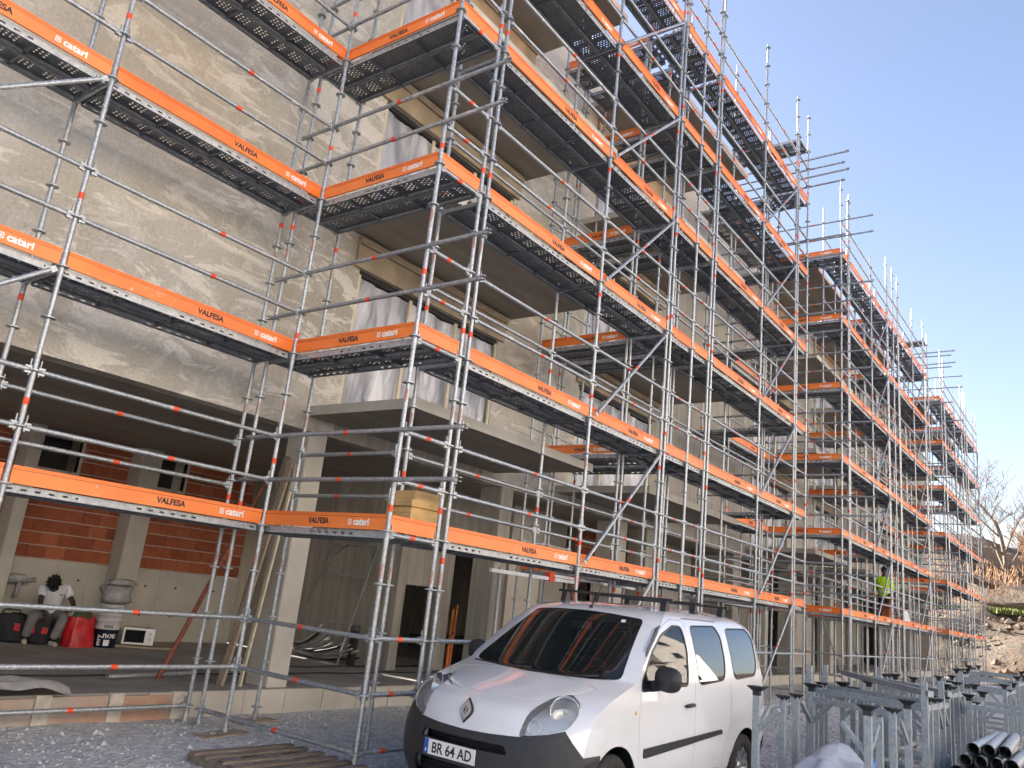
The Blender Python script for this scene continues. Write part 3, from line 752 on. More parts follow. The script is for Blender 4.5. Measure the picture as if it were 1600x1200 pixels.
class Scaf:
    def __init__(s, name, label, loc):
        s.t = thing(name, label, 'scaffold', loc); s.n = {}
    def std(s, x, y, z1, z0=None, det=0, zr0=None):
        z0 = gz(x, y) + .012 if z0 is None else z0
        zs = [q * .5 for q in range(0, 40) if z0 + .05 < q * .5 < z1 - .05]
        o = put('standard', m_std(z1 - z0, () if det else [z - z0 for z in zs]), s.t, T(x, y, z0))
        if det:
            for z in zs: put('rosette', m_ros(), o, T(x, y, z) @ RZ(R.random()))
        if det != 0 or R.random() < .75:
            off = R.choice((.22, .3, .72))
            for q in (2, 4, 6, 8, 10, 12):
                z = q + off - (.0 if R.random() < .6 else .5)
                if z < z1 - .1: put('red_band', m_band(), o, T(x, y, z))
        if det and x > -1:
            for q in (1.55, 3.3, 5.3):
                if q < z1: put('lettering', cached('stdtxt', lambda: text_mesh('lettering', 'VALFESA', .034, 'red_print', .0004, .0015, 'LEFT', 1.05)), o, T(x, y, q) @ RZ(rad(-52)) @ T(.010, -TR - .001, 0) @ RX(math.pi / 2) @ RZ(math.pi / 2))
        if z0 < 0.0:
            mb = cached('basep', lambda: MB().box(-.075, .075, -.075, .075, -.012, 0).tube((0, 0, 0), (0, 0, .09), .031, n=10).mesh('base_plate', 'galvanised'))
            put('base_plate', mb, o, T(x, y, z0))
        return o
    def led(s, p0, p1, name='ledger', det=1, band=True):
        p0, p1 = Vector(p0), Vector(p1); L = (p1 - p0).length; Mw = align(p0, p1)
        o = put(name, m_led(L, det), s.t, Mw)
        if band and L > .6: put('red_band', m_band(), o, Mw @ T(L * R.uniform(.44, .56), 0, 0) @ RY(math.pi / 2))
        return o
    def pole(s, p0, p1, name, r=TR, flat=True, band=True):
        p0, p1 = Vector(p0), Vector(p1); L = (p1 - p0).length; Mw = align(p0, p1)
        def f():
            mb = MB(); mb.tube((.06, 0, 0), (L - .06, 0, 0), r, n=10)
            if name == 'guard_rail':
                for x in (0, L - .085):
                    for z in (-.021, .015): mb.box(x, x + .085, -.02, .02, z, z + .006)
                mb.box(L - .07, L - .05, -.006, .006, -.045, .05)
            else:
                for x in (0, L - .08): mb.box(x, x + .08, -.006, .006, -.026, .026)
            return mb.mesh(name, 'galvanised', fix=False)
        o = put(name, cached((name, round(L, 3), r), f), s.t, Mw)
        if band: put('red_band', m_band(), o, Mw @ T(L * .52, 0, 0) @ RY(math.pi / 2))
        return o
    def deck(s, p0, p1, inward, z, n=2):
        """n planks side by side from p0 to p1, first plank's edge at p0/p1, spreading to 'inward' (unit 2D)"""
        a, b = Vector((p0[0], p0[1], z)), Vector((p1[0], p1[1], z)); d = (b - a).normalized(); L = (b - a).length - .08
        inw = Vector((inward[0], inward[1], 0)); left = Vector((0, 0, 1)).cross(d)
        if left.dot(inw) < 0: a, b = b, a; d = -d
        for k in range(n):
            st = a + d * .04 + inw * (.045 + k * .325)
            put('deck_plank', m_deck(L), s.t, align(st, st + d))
    def toe(s, p0, p1, z, det=1, blank=False):
        a, b = Vector((p0[0], p0[1], z)), Vector((p1[0], p1[1], z)); d = (b - a).normalized(); L = (b - a).length - .07
        st = a + d * .035; Mw = align(st, st + d)
        o = put('toe_board', m_toe(L), s.t, Mw)
        if blank or L < 1.2: return o
        if det >= 0:
            put('lettering', lettering(), o, Mw @ T(L - .46, -.0020, .048) @ RX(math.pi / 2))
            put('stencil', stencil(), o, Mw @ T(L * .58, -.0020, .050) @ RX(math.pi / 2))
        return o
    def bay(s, p0, p1, inward, levels, det=1, rails=(.5, 1.0), toe=True, zdeck=True, blank=False):
        """guard rails, toe board and deck of one bay on its outer side p0->p1 (left to right seen from outside)"""
        for L in levels:
            for r in rails: s.led((p0[0], p0[1], L + r), (p1[0], p1[1], L + r), 'guard_rail', det)
            if toe: s.toe(p0, p1, L, det, blank)
            if zdeck: s.deck(p0, p1, inward, L)
    def transom(s, x0, y0, x1, y1, levels, det=0, dz=-.03):
        for L in levels: s.led((x0, y0, L + dz), (x1, y1, L + dz), 'transom', det, False)
LV = (2.0, 4.0, 6.0, 8.0, 10.0, 12.0)
LY, LI, WD = 1.94, 2.67, .73

def recess_run(name, label, xs, levels, z1, det, leftmost=False, ybase=0.0):
    s = Scaf(name, label, (xs[0], LY, GZ))
    for x in xs:
        s.std(x, LY, z1, det=det); s.std(x, LI, z1 - .4, det=det)
        s.transom(x, LY, x, LI, levels)
    for a, b in zip(xs, xs[1:]):
        s.bay((a, LY), (b, LY), (0, 1), levels, det)
        for z in (.5, 1.0): s.led((a, LY, z), (b, LY, z), 'ledger', det)
        s.led((a, LI, 0), (b, LI, 0), 'ledger', det)
        for z in (2.5, 3.0): s.led((a, LI, z - .06), (b, LI, z - .06), 'guard_rail', det)
    return s
def main_block(name, label, X, det, end=13.3, z1=14.6):
    s = Scaf(name, label, (X, 0, GZ)); bl = 2.42
    # --- corner return
    s.std(X, 0, z1, det=det); s.std(X, bl, z1 - .6, det=det); s.std(X + WD, bl, z1 - .6, det=det); s.std(X + WD, 0, z1 - .2, det=det)
    s.bay((X, bl), (X, 0), (1, 0), LV, det, rails=())
    for L in LV:
        for r in (.5, 1.0): s.pole((X - .04, bl + .1, L + r), (X - .04, -.88, L + r), 'guard_rail', flat=False)
        s.toe((X, 0), (X + WD, 0), L, det, True)
        for r in (.5, 1.0): s.led((X, 0, L + r), (X + WD, 0, L + r), 'guard_rail', det)
        s.led((X, 0, L - .03), (X + WD, 0, L - .03), 'transom', det); s.led((X, bl, L - .03), (X + WD, bl, L - .03), 'transom', det)
    for z in (2.5, 3.0): s.led((X + WD, bl, z - .06), (X + WD, .73, z - .06), 'guard_rail', det)
    for z in (0.0, .5, 1.0):
        s.led((X, 0, z), (X + WD, 0, z), 'ledger', det); s.led((X, bl if z == 0 else LY, z), (X, 0, z), 'ledger', det)
    # --- front run
    f = [(.86, 3.55), (3.55, 5.74), (5.88, 6.74), (6.74, 7.46), (7.60, 10.14), (10.14, 12.40), (12.54, 13.3)]
    if end < 13: f = f[:5] + [(10.14, end - .02)]
    xs = sorted({v for p in f for v in p})
    for i, x in enumerate(xs):
        near = det and x < 3.6
        s.std(X + x, 0, z1 - R.choice((0, .3, .8)), det=1 if near else 0)
        zi = gz(X + x, WD) + .012
        s.std(X + x, WD, z1 - R.choice((.3, .6, .8)), det=1 if det and x < 1 else 0)
        s.transom(X + x, 0, X + x, WD, LV)
    for i, (a, b) in enumerate(f):
        short = b - a < 1.3
        d2 = 1 if det and a < 4 else 0
        s.bay((X + a, 0), (X + b, 0), (0, 1), LV, d2, blank=short)
        for z in (2.5, 3.0): s.led((X + a, WD, z - .06), (X + b, WD, z - .06), 'guard_rail', d2)
        for L in LV[1:]:
            s.led((X + a, WD, L + 1.0), (X + b, WD, L + 1.0), 'guard_rail', 0, False)
            if not det: s.led((X + a, WD, L + .5), (X + b, WD, L + .5), 'guard_rail', 0, False)
        for z in (0.0, 1.0): s.led((X + a, 0, z), (X + b, 0, z), 'ledger', d2)
        if not det and not short:
            s.std(X + (a + b) / 2, WD + .02, z1 - 1.2); s.std(X + a + .35, 2.6, 12.9) if not (1.0 < a + .35 < 5.5 or 7.3 < a + .35 < 11.9) else None
            s.pole((X + a + .06, WD + .06, 2.0), (X + b - .06, WD + .06, .12), 'diagonal_brace', band=False)
        if i in (1, 5):
            for L in (0.1,) + LV[:-1]:
                s.pole((X + a + .06, -.06, L + .05), (X + b - .06, -.06, L + 1.95), 'diagonal_brace')
    # --- inner returns either side of the gap between the balconies
    for a, b in ((5.88, 6.61), (6.73, 7.46)) if end > 1 else ():
        for x in (a, b):
            s.std(X + x, 2.62, z1 - .6)
        for L in LV:
            s.deck((X + a, 2.62), (X + a, .73), (1, 0), L); s.led((X + a, 2.62, L - .03), (X + b, 2.62, L - .03), 'transom', 0, False)
            if a < 6: s.toe((X + a, 2.62), (X + a, .73), L, 0)
            for r in (.5, 1.0): s.led((X + a, 2.62, L + r), (X + b, 2.62, L + r), 'guard_rail', 0, False)
    if end > 13:
        for x in (12.54, 13.3): s.std(X + x, 2.62, z1 - .5)
        for L in LV:
            s.deck((X + 12.54, 2.62), (X + 12.54, .73), (1, 0), L)
            for r in (.5, 1.0): s.pole((X + 13.34, 2.68, L + r), (X + 13.34, -.9, L + r), 'guard_rail')
        s.deck((X + 12.54, 2.62), (X + 12.54, 0), (1, 0), 13.5)
        for z in (13.5,): s.led((X + 12.54, 0, z - .03), (X + 13.3, 0, z - .03), 'transom', 0, False)
        for L in (12.5, 13.0): s.pole((X + 12.9, 2.0, L), (X + 12.95, -1.1, L + .05), 'guard_rail', band=False)
    return s
def scaffolds():
    s = recess_run('scaffold_run', 'short scaffold run at far left against the blank concrete wall', (-5.3, -2.69, 0.0), LV[:4], 11.0, 1)
    for L in (0, 2, 4, 6): s.pole((-5.24, LY - .05, L + .05), (-2.75, LY - .05, L + 1.95), 'diagonal_brace')
    main_block('scaffold_block', 'nearest tall scaffold block wrapping the first balconies, from the white van to mid picture', 0.0, 1)
    recess_run('scaffold_run', 'recessed scaffold run between the nearest and the middle scaffold block', (13.42, MOD - .06), LV, 13.2, 0)
    main_block('scaffold_block', 'middle scaffold block where the person in the yellow jacket stands', MOD, 0, z1=14.3)
    recess_run('scaffold_run', 'recessed scaffold run between the middle and the farthest scaffold block', (MOD + 13.42, 2 * MOD - .06), LV, 13.2, 0)
    main_block('scaffold_block', 'farthest scaffold block at right in front of the hillside', 2 * MOD, 0, end=11.45, z1=14.3)
scaffolds()

# ------------------------------------------------------------------ white van
def interp(z, t):
    if z <= t[0][0]: return t[0][1]
    for (a, b), (c, d) in zip(t, t[1:]):
        if z <= c: return b + (d - b) * (z - a) / (c - a)
    return t[-1][1]
def tmp(me):
    o = bpy.data.objects.new('tmp', me); C.objects.link(o); return o
def boolean(A, Bm, op):
    bm = bmesh.new(); bm.from_mesh(Bm); bmesh.ops.triangulate(bm, faces=bm.faces)
    for v in bm.verts: v.co += Vector((nz(v.co.x * 91, v.co.y * 77, v.co.z * 83), nz(v.co.y * 95, v.co.z * 71, 3), nz(v.co.z * 99, v.co.x * 79, 5))) * .0006
    bm.to_mesh(Bm); bm.free()
    a, b = tmp(A), tmp(Bm); m = a.modifiers.new('b', 'BOOLEAN'); m.object = b; m.operation = op; m.solver = 'MANIFOLD'
    dg = bpy.context.evaluated_depsgraph_get(); dg.update()
    me = bpy.data.meshes.new_from_object(a.evaluated_get(dg)); bpy.data.objects.remove(a); bpy.data.objects.remove(b); return me
def shell(A, t, off=0.0):
    me = A.copy()
    if off:
        me.update(); ns = [v.normal.copy() for v in me.vertices]
        for v, n in zip(me.vertices, ns): v.co += n * off
    a = tmp(me); m = a.modifiers.new('s', 'SOLIDIFY'); m.thickness = t; m.offset = -1; m.use_even_offset = True
    dg = bpy.context.evaluated_depsgraph_get(); dg.update()
    r = bpy.data.meshes.new_from_object(a.evaluated_get(dg)); bpy.data.objects.remove(a); return r
def finish(me, mat, ang=48):
    me.materials.clear(); me.materials.append(MATS[mat])
    n = len(me.polygons); me.polygons.foreach_set('material_index', [0] * n); me.polygons.foreach_set('use_smooth', [True] * n)
    me.set_sharp_from_angle(angle=rad(ang)); me.update(); return me
def inset_poly(p, d):
    """shrink a 2D polygon by d"""
    n = len(p); ar = sum(p[i][0] * p[(i + 1) % n][1] - p[(i + 1) % n][0] * p[i][1] for i in range(n)); sg = 1 if ar > 0 else -1; out = []
    for i in range(n):
        a, b, c = Vector(p[i - 1]), Vector(p[i]), Vector(p[(i + 1) % n])
        n1 = Vector((-(b - a).y, (b - a).x)).normalized() * sg; n2 = Vector((-(c - b).y, (c - b).x)).normalized() * sg
        h = (n1 + n2); h = h / max(.3, h.dot(n1) if h.length else 1); out.append(tuple(b + h * d))
    return out
def rounded(p, r, k=4):
    n = len(p); out = []
    for i in range(n):
        a, b, c = Vector(p[i - 1]), Vector(p[i]), Vector(p[(i + 1) % n])
        u = (a - b); v = (c - b); q = min(r, u.length * .45, v.length * .45); u = b + u.normalized() * q; v = b + v.normalized() * q
        for j in range(k + 1):
            t = j / k; out.append(tuple(u * (1 - t) ** 2 + b * 2 * t * (1 - t) + v * t * t))
    return out
def PR(poly, ax, a, b): return MB().prism(poly, ax, a, b).mesh('c', 'trim_black')

def build_van():
    V = thing('parked_van', 'dusty white small van with black bumper and roof bars parked before the scaffold', 'van', (.469, -1.488, -.235), rad(178.75))
    VM = WM[V.name]
    XF = [(.2, .80), (.30, .85), (.42, .877), (.55, .872), (.64, .852), (.72, .83), (.80, .80), (.88, .755), (.92, .715), (.96, .63), (1.0, .53), (1.04, .42), (1.08, .28), (1.12, .13), (1.15, .015), (1.17, -.05), (1.25, -.16), (1.40, -.375), (1.55, -.60), (1.66, -.775), (1.70, -.85), (1.735, -.96), (1.765, -1.12), (1.79, -1.40), (1.806, -1.75), (1.812, -2.1)]
    KF = [(.2, .36), (.9, .36), (1.0, .33), (1.1, .30), (1.15, .26), (1.2, .22), (1.7, .18), (1.812, .18)]
    Wd = [(.2, .76), (.26, .83), (.36, .875), (.5, .90), (.7, .913), (.85, .916), (1.0, .912), (1.1, .903), (1.16, .897), (1.25, .882), (1.4, .848), (1.55, .805), (1.64, .770), (1.70, .728), (1.735, .685), (1.765, .625), (1.79, .54), (1.806, .42), (1.812, .30)]
    XR = [(.2, -3.22), (.35, -3.32), (.6, -3.345), (.9, -3.34), (1.2, -3.32), (1.5, -3.285), (1.66, -3.24), (1.735, -3.14), (1.79, -2.95), (1.812, -2.6)]
    zs = [.2, .23, .26, .30, .36, .42, .5, .58, .66, .74, .80, .85, .88, .90, .92, .94, .96, .98, 1.0, 1.02, 1.04, 1.06, 1.08, 1.10, 1.12, 1.135, 1.15, 1.17, 1.2, 1.25, 1.32, 1.40, 1.48, 1.55, 1.61, 1.66, 1.70, 1.735, 1.765, 1.79, 1.806, 1.812]
    mb = MB(); NF, NS, NR = 14, 14, 6
    def ring(z):
        xf, k, w, xr = interp(z, XF), interp(z, KF), interp(z, Wd), interp(z, XR); pts = []
        for i in range(NF + 1):
            s = math.sin(math.pi / 2 * i / NF); y = w * (s ** .92)
            pts.append((xf - k * (y / w) ** 2.6, y))
        xa = pts[-1][0]; xb = xr + .16
        for i in range(1, NS): pts.append((xa + (xb - xa) * i / NS, w * (1 - .012 * (i / NS) ** 3)))
        for i in range(NR + 1):
            s = math.cos(math.pi / 2 * i / NR); y = w * .988 * (s ** .35) if s > 1e-6 else 0.0
            pts.append((xb + (xr - xb) * (1 - s ** 1.6 if s > 1e-6 else 1), y))
        half = [(x, y, z) for x, y in pts]
        return half + [(x, -y, z) for x, y, z in half[-2:0:-1]]
    rings = [ring(z) for z in zs]; n = len(rings[0]); vs = [p for r in rings for p in r]
    fs = [(j * n + i, j * n + (i + 1) % n, (j + 1) * n + (i + 1) % n, (j + 1) * n + i) for j in range(len(zs) - 1) for i in range(n)]
    fs += [tuple(range(n))[::-1], tuple(range((len(zs) - 1) * n, len(zs) * n))]
    mb.add(vs, fs); O = mb.mesh('van_solid', 'van_white')
    S = shell(O, .007)
    arch = [PR([(x + .385 * math.cos(i * math.pi / 22), .31 + .385 * math.sin(i * math.pi / 22)) for i in range(44)], 'y', -1.2, 1.2) for x in (0.0, -2.697)]
    wf = rounded([(-.37, 1.09), (-.375, 1.17), (-.60, 1.40), (-.84, 1.555), (-1.14, 1.645), (-1.325, 1.645), (-1.345, 1.44), (-1.27, 1.125)], .05)
    wm = rounded([(-1.50, 1.655), (-2.14, 1.675), (-2.20, 1.58), (-2.19, 1.32), (-2.12, 1.165), (-1.50, 1.125)], .09)
    wr = rounded([(-2.36, 1.66), (-2.98, 1.675), (-3.08, 1.60), (-3.06, 1.33), (-2.96, 1.20), (-2.36, 1.165)], .10)
    ws = rounded([(-.79, 1.172), (-.605, 1.672), (-.3, 1.694), (.0, 1.702), (.3, 1.694), (.605, 1.672), (.79, 1.172), (.6, 1.153), (.0, 1.143), (-.6, 1.153)], .05)
    lampL = rounded([(.485, .737), (.49, .842), (.508, .957), (.55, 1.024), (.64, 1.046), (.755, .998), (.818, .918), (.79, .828), (.70, .787), (.60, .758)], .03)
    lampR = [(-y, z) for y, z in lampL][::-1]
    bump = [(-1, .1), (1, .1), (1, .60), (.915, .64), (.775, .815), (.68, .778), (.49, .737), (.25, .724), (0, .718), (-.25, .724), (-.49, .737), (-.68, .778), (-.775, .815), (-.915, .64), (-1, .60)]
    bonn = [(.585, 0), (.57, .25), (.525, .42), (.43, .545), (.20, .67), (.035, .72), (.035, -.72), (.20, -.67), (.43, -.545), (.525, -.42), (.57, -.25)]
    d1 = rounded([(-.40, .36), (-.335, .85), (-.35, 1.09), (-.57, 1.42), (-.83, 1.60), (-1.13, 1.695), (-1.40, 1.70), (-1.41, 1.2), (-1.43, .36)], .03, 3)
    d2 = rounded([(-1.45, .36), (-1.42, 1.2), (-1.415, 1.72), (-2.26, 1.725), (-2.27, 1.1), (-2.27, .80), (-2.17, .62), (-2.09, .36)], .03, 3)
    body = S
    for c in (arch[0], arch[1], PR(bump, 'x', .25, 1.2), PR(d1, 'y', .3, 1.2), PR(d2, 'y', .3, 1.2), PR(ws, 'x', -1.3, .4), PR(lampL, 'x', .1, 1.2), PR(lampR, 'x', .1, 1.2)): body = boolean(body, c, 'DIFFERENCE')
    bz = MB().prism(bonn, 'z', .90, 1.145).mesh('c', 'trim_black')
    body = boolean(body, bz, 'DIFFERENCE')
    body = boolean(body, PR(wr, 'y', .3, 1.2), 'DIFFERENCE')
    for p in (wf, wr): body = boolean(body, PR(p, 'y', -1.2, -.3), 'DIFFERENCE')
    put('body', finish(body, 'van_white'), V, VM)
    bn = boolean(S, MB().prism(inset_poly(bonn, .013), 'z', .90, 1.142).mesh('c', 'trim_black'), 'INTERSECT')
    bn = boolean(bn, PR(ws, 'x', -1.3, .4), 'DIFFERENCE')
    for p in (lampL, lampR): bn = boolean(bn, PR(p, 'x', .1, 1.2), 'DIFFERENCE')
    put('bonnet', finish(bn, 'van_white'), V, VM)
    put('bonnet_gap_shade', finish(boolean(shell(O, .004, -.014), MB().prism(inset_poly(bonn, -.03), 'z', .85, 1.150).mesh('c', 'trim_black'), 'INTERSECT'), 'trim_black'), V, VM)  # added black sheet, shades the bonnet shut line
    for d_, w_ in ((d1, wf), (d2, wm)):
        jb = boolean(boolean(shell(O, .004, -.014), PR(inset_poly(d_, -.010), 'y', .3, 1.2), 'INTERSECT'), PR(inset_poly(w_, -.02), 'y', .2, 1.3), 'DIFFERENCE')
        put('jamb_or_gap_shade', finish(boolean(jb, arch[0] if d_ is d1 else arch[1], 'DIFFERENCE'), 'trim_black'), V, VM)  # black sheet added behind each door to darken its gaps
    So = shell(O, .03, .004)
    bp_ = boolean(So, PR(inset_poly(bump, .003), 'x', .25, 1.2), 'INTERSECT')
    slot = MB().prism(rounded([(-.44, .600), (.44, .600), (.40, .662), (-.40, .662)], .02), 'x', .55, 1.2).mesh('c', 'trim_black')
    low = MB().prism(rounded([(-.50, .31), (.50, .31), (.46, .465), (-.46, .465)], .02), 'x', .55, 1.2).mesh('c', 'trim_black')
    for c in (arch[0], slot, low): bp_ = boolean(bp_, c, 'DIFFERENCE')
    bo = put('front_bumper', finish(bp_, 'bumper_plastic'), V, VM)
    g = MB(); g.box(.62, .64, -.52, .52, .29, .68)
    for i in range(7): g.box(.70, .72, -.46, .46, .325 + .02 * i, .331 + .02 * i)
    for i in range(3): g.box(.72, .735, -.40, .40, .612 + .017 * i, .618 + .017 * i)
    put('grille', g.mesh('grille', 'trim_black'), bo, VM)
    # glazing follows the body surface
    G = shell(O, .005, -.006)
    Gs = shell(O, .005, -.004)
    put('windscreen', finish(boolean(G, PR(ws, 'x', -1.3, .4), 'INTERSECT'), 'van_glass'), V, VM)
    # black ceramic border of the windscreen
    rim = boolean(shell(O, .003, -.012), PR(ws, 'x', -1.3, .4), 'INTERSECT')
    wsi = [(y * .955, 1.155 + (z - 1.14) * .955 + .022) for y, z in ws]
    rim = boolean(rim, PR(wsi, 'x', -1.4, .5), 'DIFFERENCE')
    put('screen_border', finish(rim, 'trim_black'), V, VM)
    dr = boolean(boolean(S, PR(inset_poly(d1, .004), 'y', .3, 1.2), 'INTERSECT'), PR(wf, 'y', .3, 1.2), 'DIFFERENCE')
    dr = boolean(dr, arch[0], 'DIFFERENCE')
    do = put('front_door', finish(dr, 'van_white'), V, VM)
    sl = boolean(boolean(S, PR(inset_poly(d2, .004), 'y', .3, 1.2), 'INTERSECT'), PR(wm, 'y', .3, 1.2), 'DIFFERENCE')
    sl = boolean(sl, arch[1], 'DIFFERENCE')
    so_ = put('sliding_door', finish(sl, 'van_white'), V, VM)
    for nm, p, par in (('side_window', wf, do), ('side_window', wm, so_), ('side_window', wr, V)):
        put(nm, finish(boolean(Gs, PR(p, 'y', .3, 1.2), 'INTERSECT'), 'van_glass' if p is wf else 'van_glass_side'), par, VM)
        fr = boolean(shell(O, .010, .0015), PR(inset_poly(p, -.004), 'y', .3, 1.2), 'INTERSECT'); fr = boolean(fr, PR(inset_poly(p, .016 if p is wf else .007), 'y', .2, 1.3), 'DIFFERENCE')
        put('window_seal', finish(fr, 'trim_black'), par, VM)
    for p in (wf, wr): put('side_window', finish(boolean(Gs, PR(p, 'y', -1.2, -.3), 'INTERSECT'), 'van_glass'), V, VM)
    # head lamps: lens follows the body, bowl with reflectors behind
    for sg, p in ((1, lampL), (-1, lampR)):
        hl = put('headlight', finish(boolean(shell(O, .004, .002), PR(inset_poly(p, .003), 'x', .1, 1.2), 'INTERSECT'), 'lamp_lens'), V, VM)
        bk = boolean(shell(O, .006, -.075), PR(p, 'x', .05, 1.2), 'INTERSECT'); put('lamp_housing', finish(bk, 'lamp_reflector'), hl, VM)
        c = Vector((.40, .66 * sg, .925)); ax = Vector((.86, .45 * sg, .18)).normalized()
        m = align(c - ax * .06, c, (0, 0, 1)) @ RY(math.pi / 2)
        put('reflector', MB().lathe([(.015, .0), (.05, .01), (.09, .045), (.112, .09), (.117, .094), (.118, .085)], n=24).mesh('reflector', 'chrome', fix=False), hl, VM @ m)
        put('bulb', MB().lathe([(.0, .075), (.018, .065), (.02, .02), (.02, 0)], n=12).mesh('bulb', 'appliance_white', fix=False), hl, VM @ m)
        c = Vector((.635, .545 * sg, .80)); m = align(c - ax * .05, c, (0, 0, 1)) @ RY(math.pi / 2)
        put('reflector', MB().lathe([(.01, .0), (.035, .015), (.05, .05), (.053, .052), (.054, .045)], n=20).mesh('reflector', 'chrome', fix=False), hl, VM @ m)
    # wheels
    def wheel(x, y):
        sg = 1 if y > 0 else -1
        M = VM @ T(x, y, .312) @ RX(-math.pi / 2 * sg)
        ty = MB(); ty.lathe([(.20, -.085), (.285, -.092), (.308, -.075), (.314, -.05), (.314, .05), (.308, .075), (.285, .092), (.20, .085), (.19, .06)], n=44)
        for i in range(44):
            a = 2 * math.pi * i / 44; ca, sa = math.cos(a), math.sin(a)
            for z in (-.055, -.02, .02, .055): ty.bar((.312 * ca, .312 * sa, z - .012), (.312 * math.cos(a + .06), .312 * math.sin(a + .06), z + .012), .012, .012)
        w = put('wheel', ty.mesh('wheel', 'tyre_rubber', fix=False), V, M)
        rm = MB(); rm.lathe([(.205, .075), (.195, .06), (.185, -.06), (.06, -.02), (.06, -.06)], n=32); rm.lathe([(.0, .055), (.04, .052), (.055, .03), (.06, 0)], n=20)
        for i in range(10):
            a = 2 * math.pi * i / 10; rm.bar((.045 * math.cos(a), .045 * math.sin(a), .035), (.195 * math.cos(a), .195 * math.sin(a), .055), .032, .02, upv=(0, 0, 1))
        put('rim', rm.mesh('rim', 'alloy'), w, M)
        return w
    for x in (0.0, -2.697):
        for y in (.79, -.79): wheel(x, y)
    for x in (0.0, -2.697):
        ln = MB(); ln.grid(20, 2, lambda u, v: (x + .387 * math.cos(math.pi * u), .45 + .435 * v, .31 + .387 * math.sin(math.pi * u)))
        put('wheel_arch_liner', ln.mesh('wheel_arch_liner', 'trim_black', fix=False), V, VM)
    # black arch flare and side rubbing strip
    tr = boolean(shell(O, .018, .014), PR(rounded([(-.45, .570), (-.44, .645), (-2.03, .715), (-2.05, .675)], .015), 'y', .3, 1.2), 'INTERSECT')
    put('rubbing_strip', finish(tr, 'bumper_plastic'), V, VM)
    rb = boolean(shell(O, .02, .008), PR([(-2.98, .2), (-3.4, .2), (-3.4, .62), (-3.2, .60), (-3.05, .42)], 'y', -1.2, 1.2), 'INTERSECT')
    put('rear_bumper', finish(rb, 'bumper_plastic'), V, VM)
    h = MB(); h.path([(-1.18, .925, .955), (-1.20, .945, .96), (-1.27, .948, .965), (-1.33, .942, .962), (-1.35, .915, .955)], [.012, .016, .017, .016, .011], 8)
    put('handle', h.mesh('handle', 'trim_black', fix=False), do, VM)
    cup = MB().lathe([(.001, 0), (.035, .001), (.045, .004)], n=16); put('handle_cup', cup.mesh('handle_cup', 'van_white', fix=False), do, VM @ T(-1.27, .908, .965) @ RX(-math.pi / 2))
    # door mirrors
    for sg in (1, -1):
        mm = MB(); mm.grid(16, 10, lambda u, v: (-.56 + .07 * math.cos(2 * math.pi * u) * math.sin(math.pi * (v * .98 + .01)) * (1 if math.cos(2 * math.pi * u) > 0 else .35), sg * (1.045 + .125 * math.cos(math.pi * (v * .98 + .01))), 1.205 + .105 * math.sin(2 * math.pi * u) * math.sin(math.pi * (v * .98 + .01)) ** .6))
        mm.bar((-.56, sg * .88, 1.13), (-.56, sg * .97, 1.15), .05, .09)
        mo = put('wing_mirror', mm.mesh('wing_mirror', 'bumper_plastic'), V, VM)
    # number plate, emblem
    PM = VM @ T(.886, -.06, .545) @ RZ(math.pi / 2) @ RX(math.pi / 2)
    pl = put('number_plate', MB().box(-.26, .26, -.055, .055, -.008, 0).mesh('number_plate', 'plate_white'), V, PM)
    put('plate_band', MB().box(-.26, -.218, -.0545, .0545, 0, .0012).mesh('plate_band', 'plate_blue'), pl, PM)
    put('country_letter', text_mesh('country_letter', 'P', .034, 'white_print', .0005, .001, 'CENTER'), pl, PM @ T(-.239, -.040, .0022))
    put('plate_lettering', text_mesh('plate_lettering', 'BR 64 AD', .108, 'black_print', .0006, .002, 'CENTER', 1.0), pl, PM @ Matrix.Diagonal((.92, 1, 1, 1)) @ T(.026, -.037, .001))
    EM = VM @ T(.792, -.005, .85) @ RZ(math.pi / 2) @ RX(math.pi / 2 - .30)
    e = MB()
    def ringd(so_, si, z0, z1, m):
        o_ = [(-.046 * so_, 0), (-.034 * so_, .03 * so_), (-.004, .072 * so_), (.034 * so_, .03 * so_), (.046 * so_, 0), (.034 * so_, -.03 * so_), (.004, -.072 * so_), (-.034 * so_, -.03 * so_)]
        if si == 0: e.prism(o_, 'z', z0, z1, m); return
        for i in range(8):
            a, b = o_[i], o_[(i + 1) % 8]; k = si / so_
            vs = [(a[0], a[1], z0), (b[0], b[1], z0), (b[0], b[1], z1), (a[0], a[1], z1), (a[0] * k, a[1] * k, z0), (b[0] * k, b[1] * k, z0), (b[0] * k, b[1] * k, z1), (a[0] * k, a[1] * k, z1)]
            e.add(vs, [(0, 1, 2, 3), (5, 4, 7, 6), (3, 2, 6, 7)], m)
    ringd(1.35, 0, -.012, .002, 1); ringd(1.12, .50, .002, .012, 0)
    e.prism([(-.009, -.02), (.004, -.034), (.009, .02), (-.004, .034)], 'z', .002, .010, 0)
    put('emblem', e.mesh('emblem', ['alloy', 'trim_black']), V, EM)
    # wipers, aerial, cabin
    for pts in (((-.05, .05, 1.150), (-.02, .45, 1.152), (-.10, .66, 1.178)), ((-.05, -.62, 1.155), (-.02, -.3, 1.150), (-.045, .02, 1.165))):
        put('wiper', MB().path([Vector(p) + Vector((.05, 0, .012)) for p in pts], .007, 6).mesh('wiper', 'trim_black', fix=False), V, VM)
    put('aerial', MB().path([(-.93, 0, 1.725), (-.95, 0, 1.755), (-1.0, 0, 1.80), (-1.15, 0, 2.0)], [.022, .011, .0045, .003], 8).mesh('aerial', 'trim_black', fix=False), V, VM)
    dash = MB(); dash.prism([(-.05, 1.10), (-.40, 1.09), (-.55, 1.0), (-.5, .7), (0, .7)], 'y', -.80, .80); put('dashboard', dash.mesh('dashboard', 'seat_fabric'), V, VM)
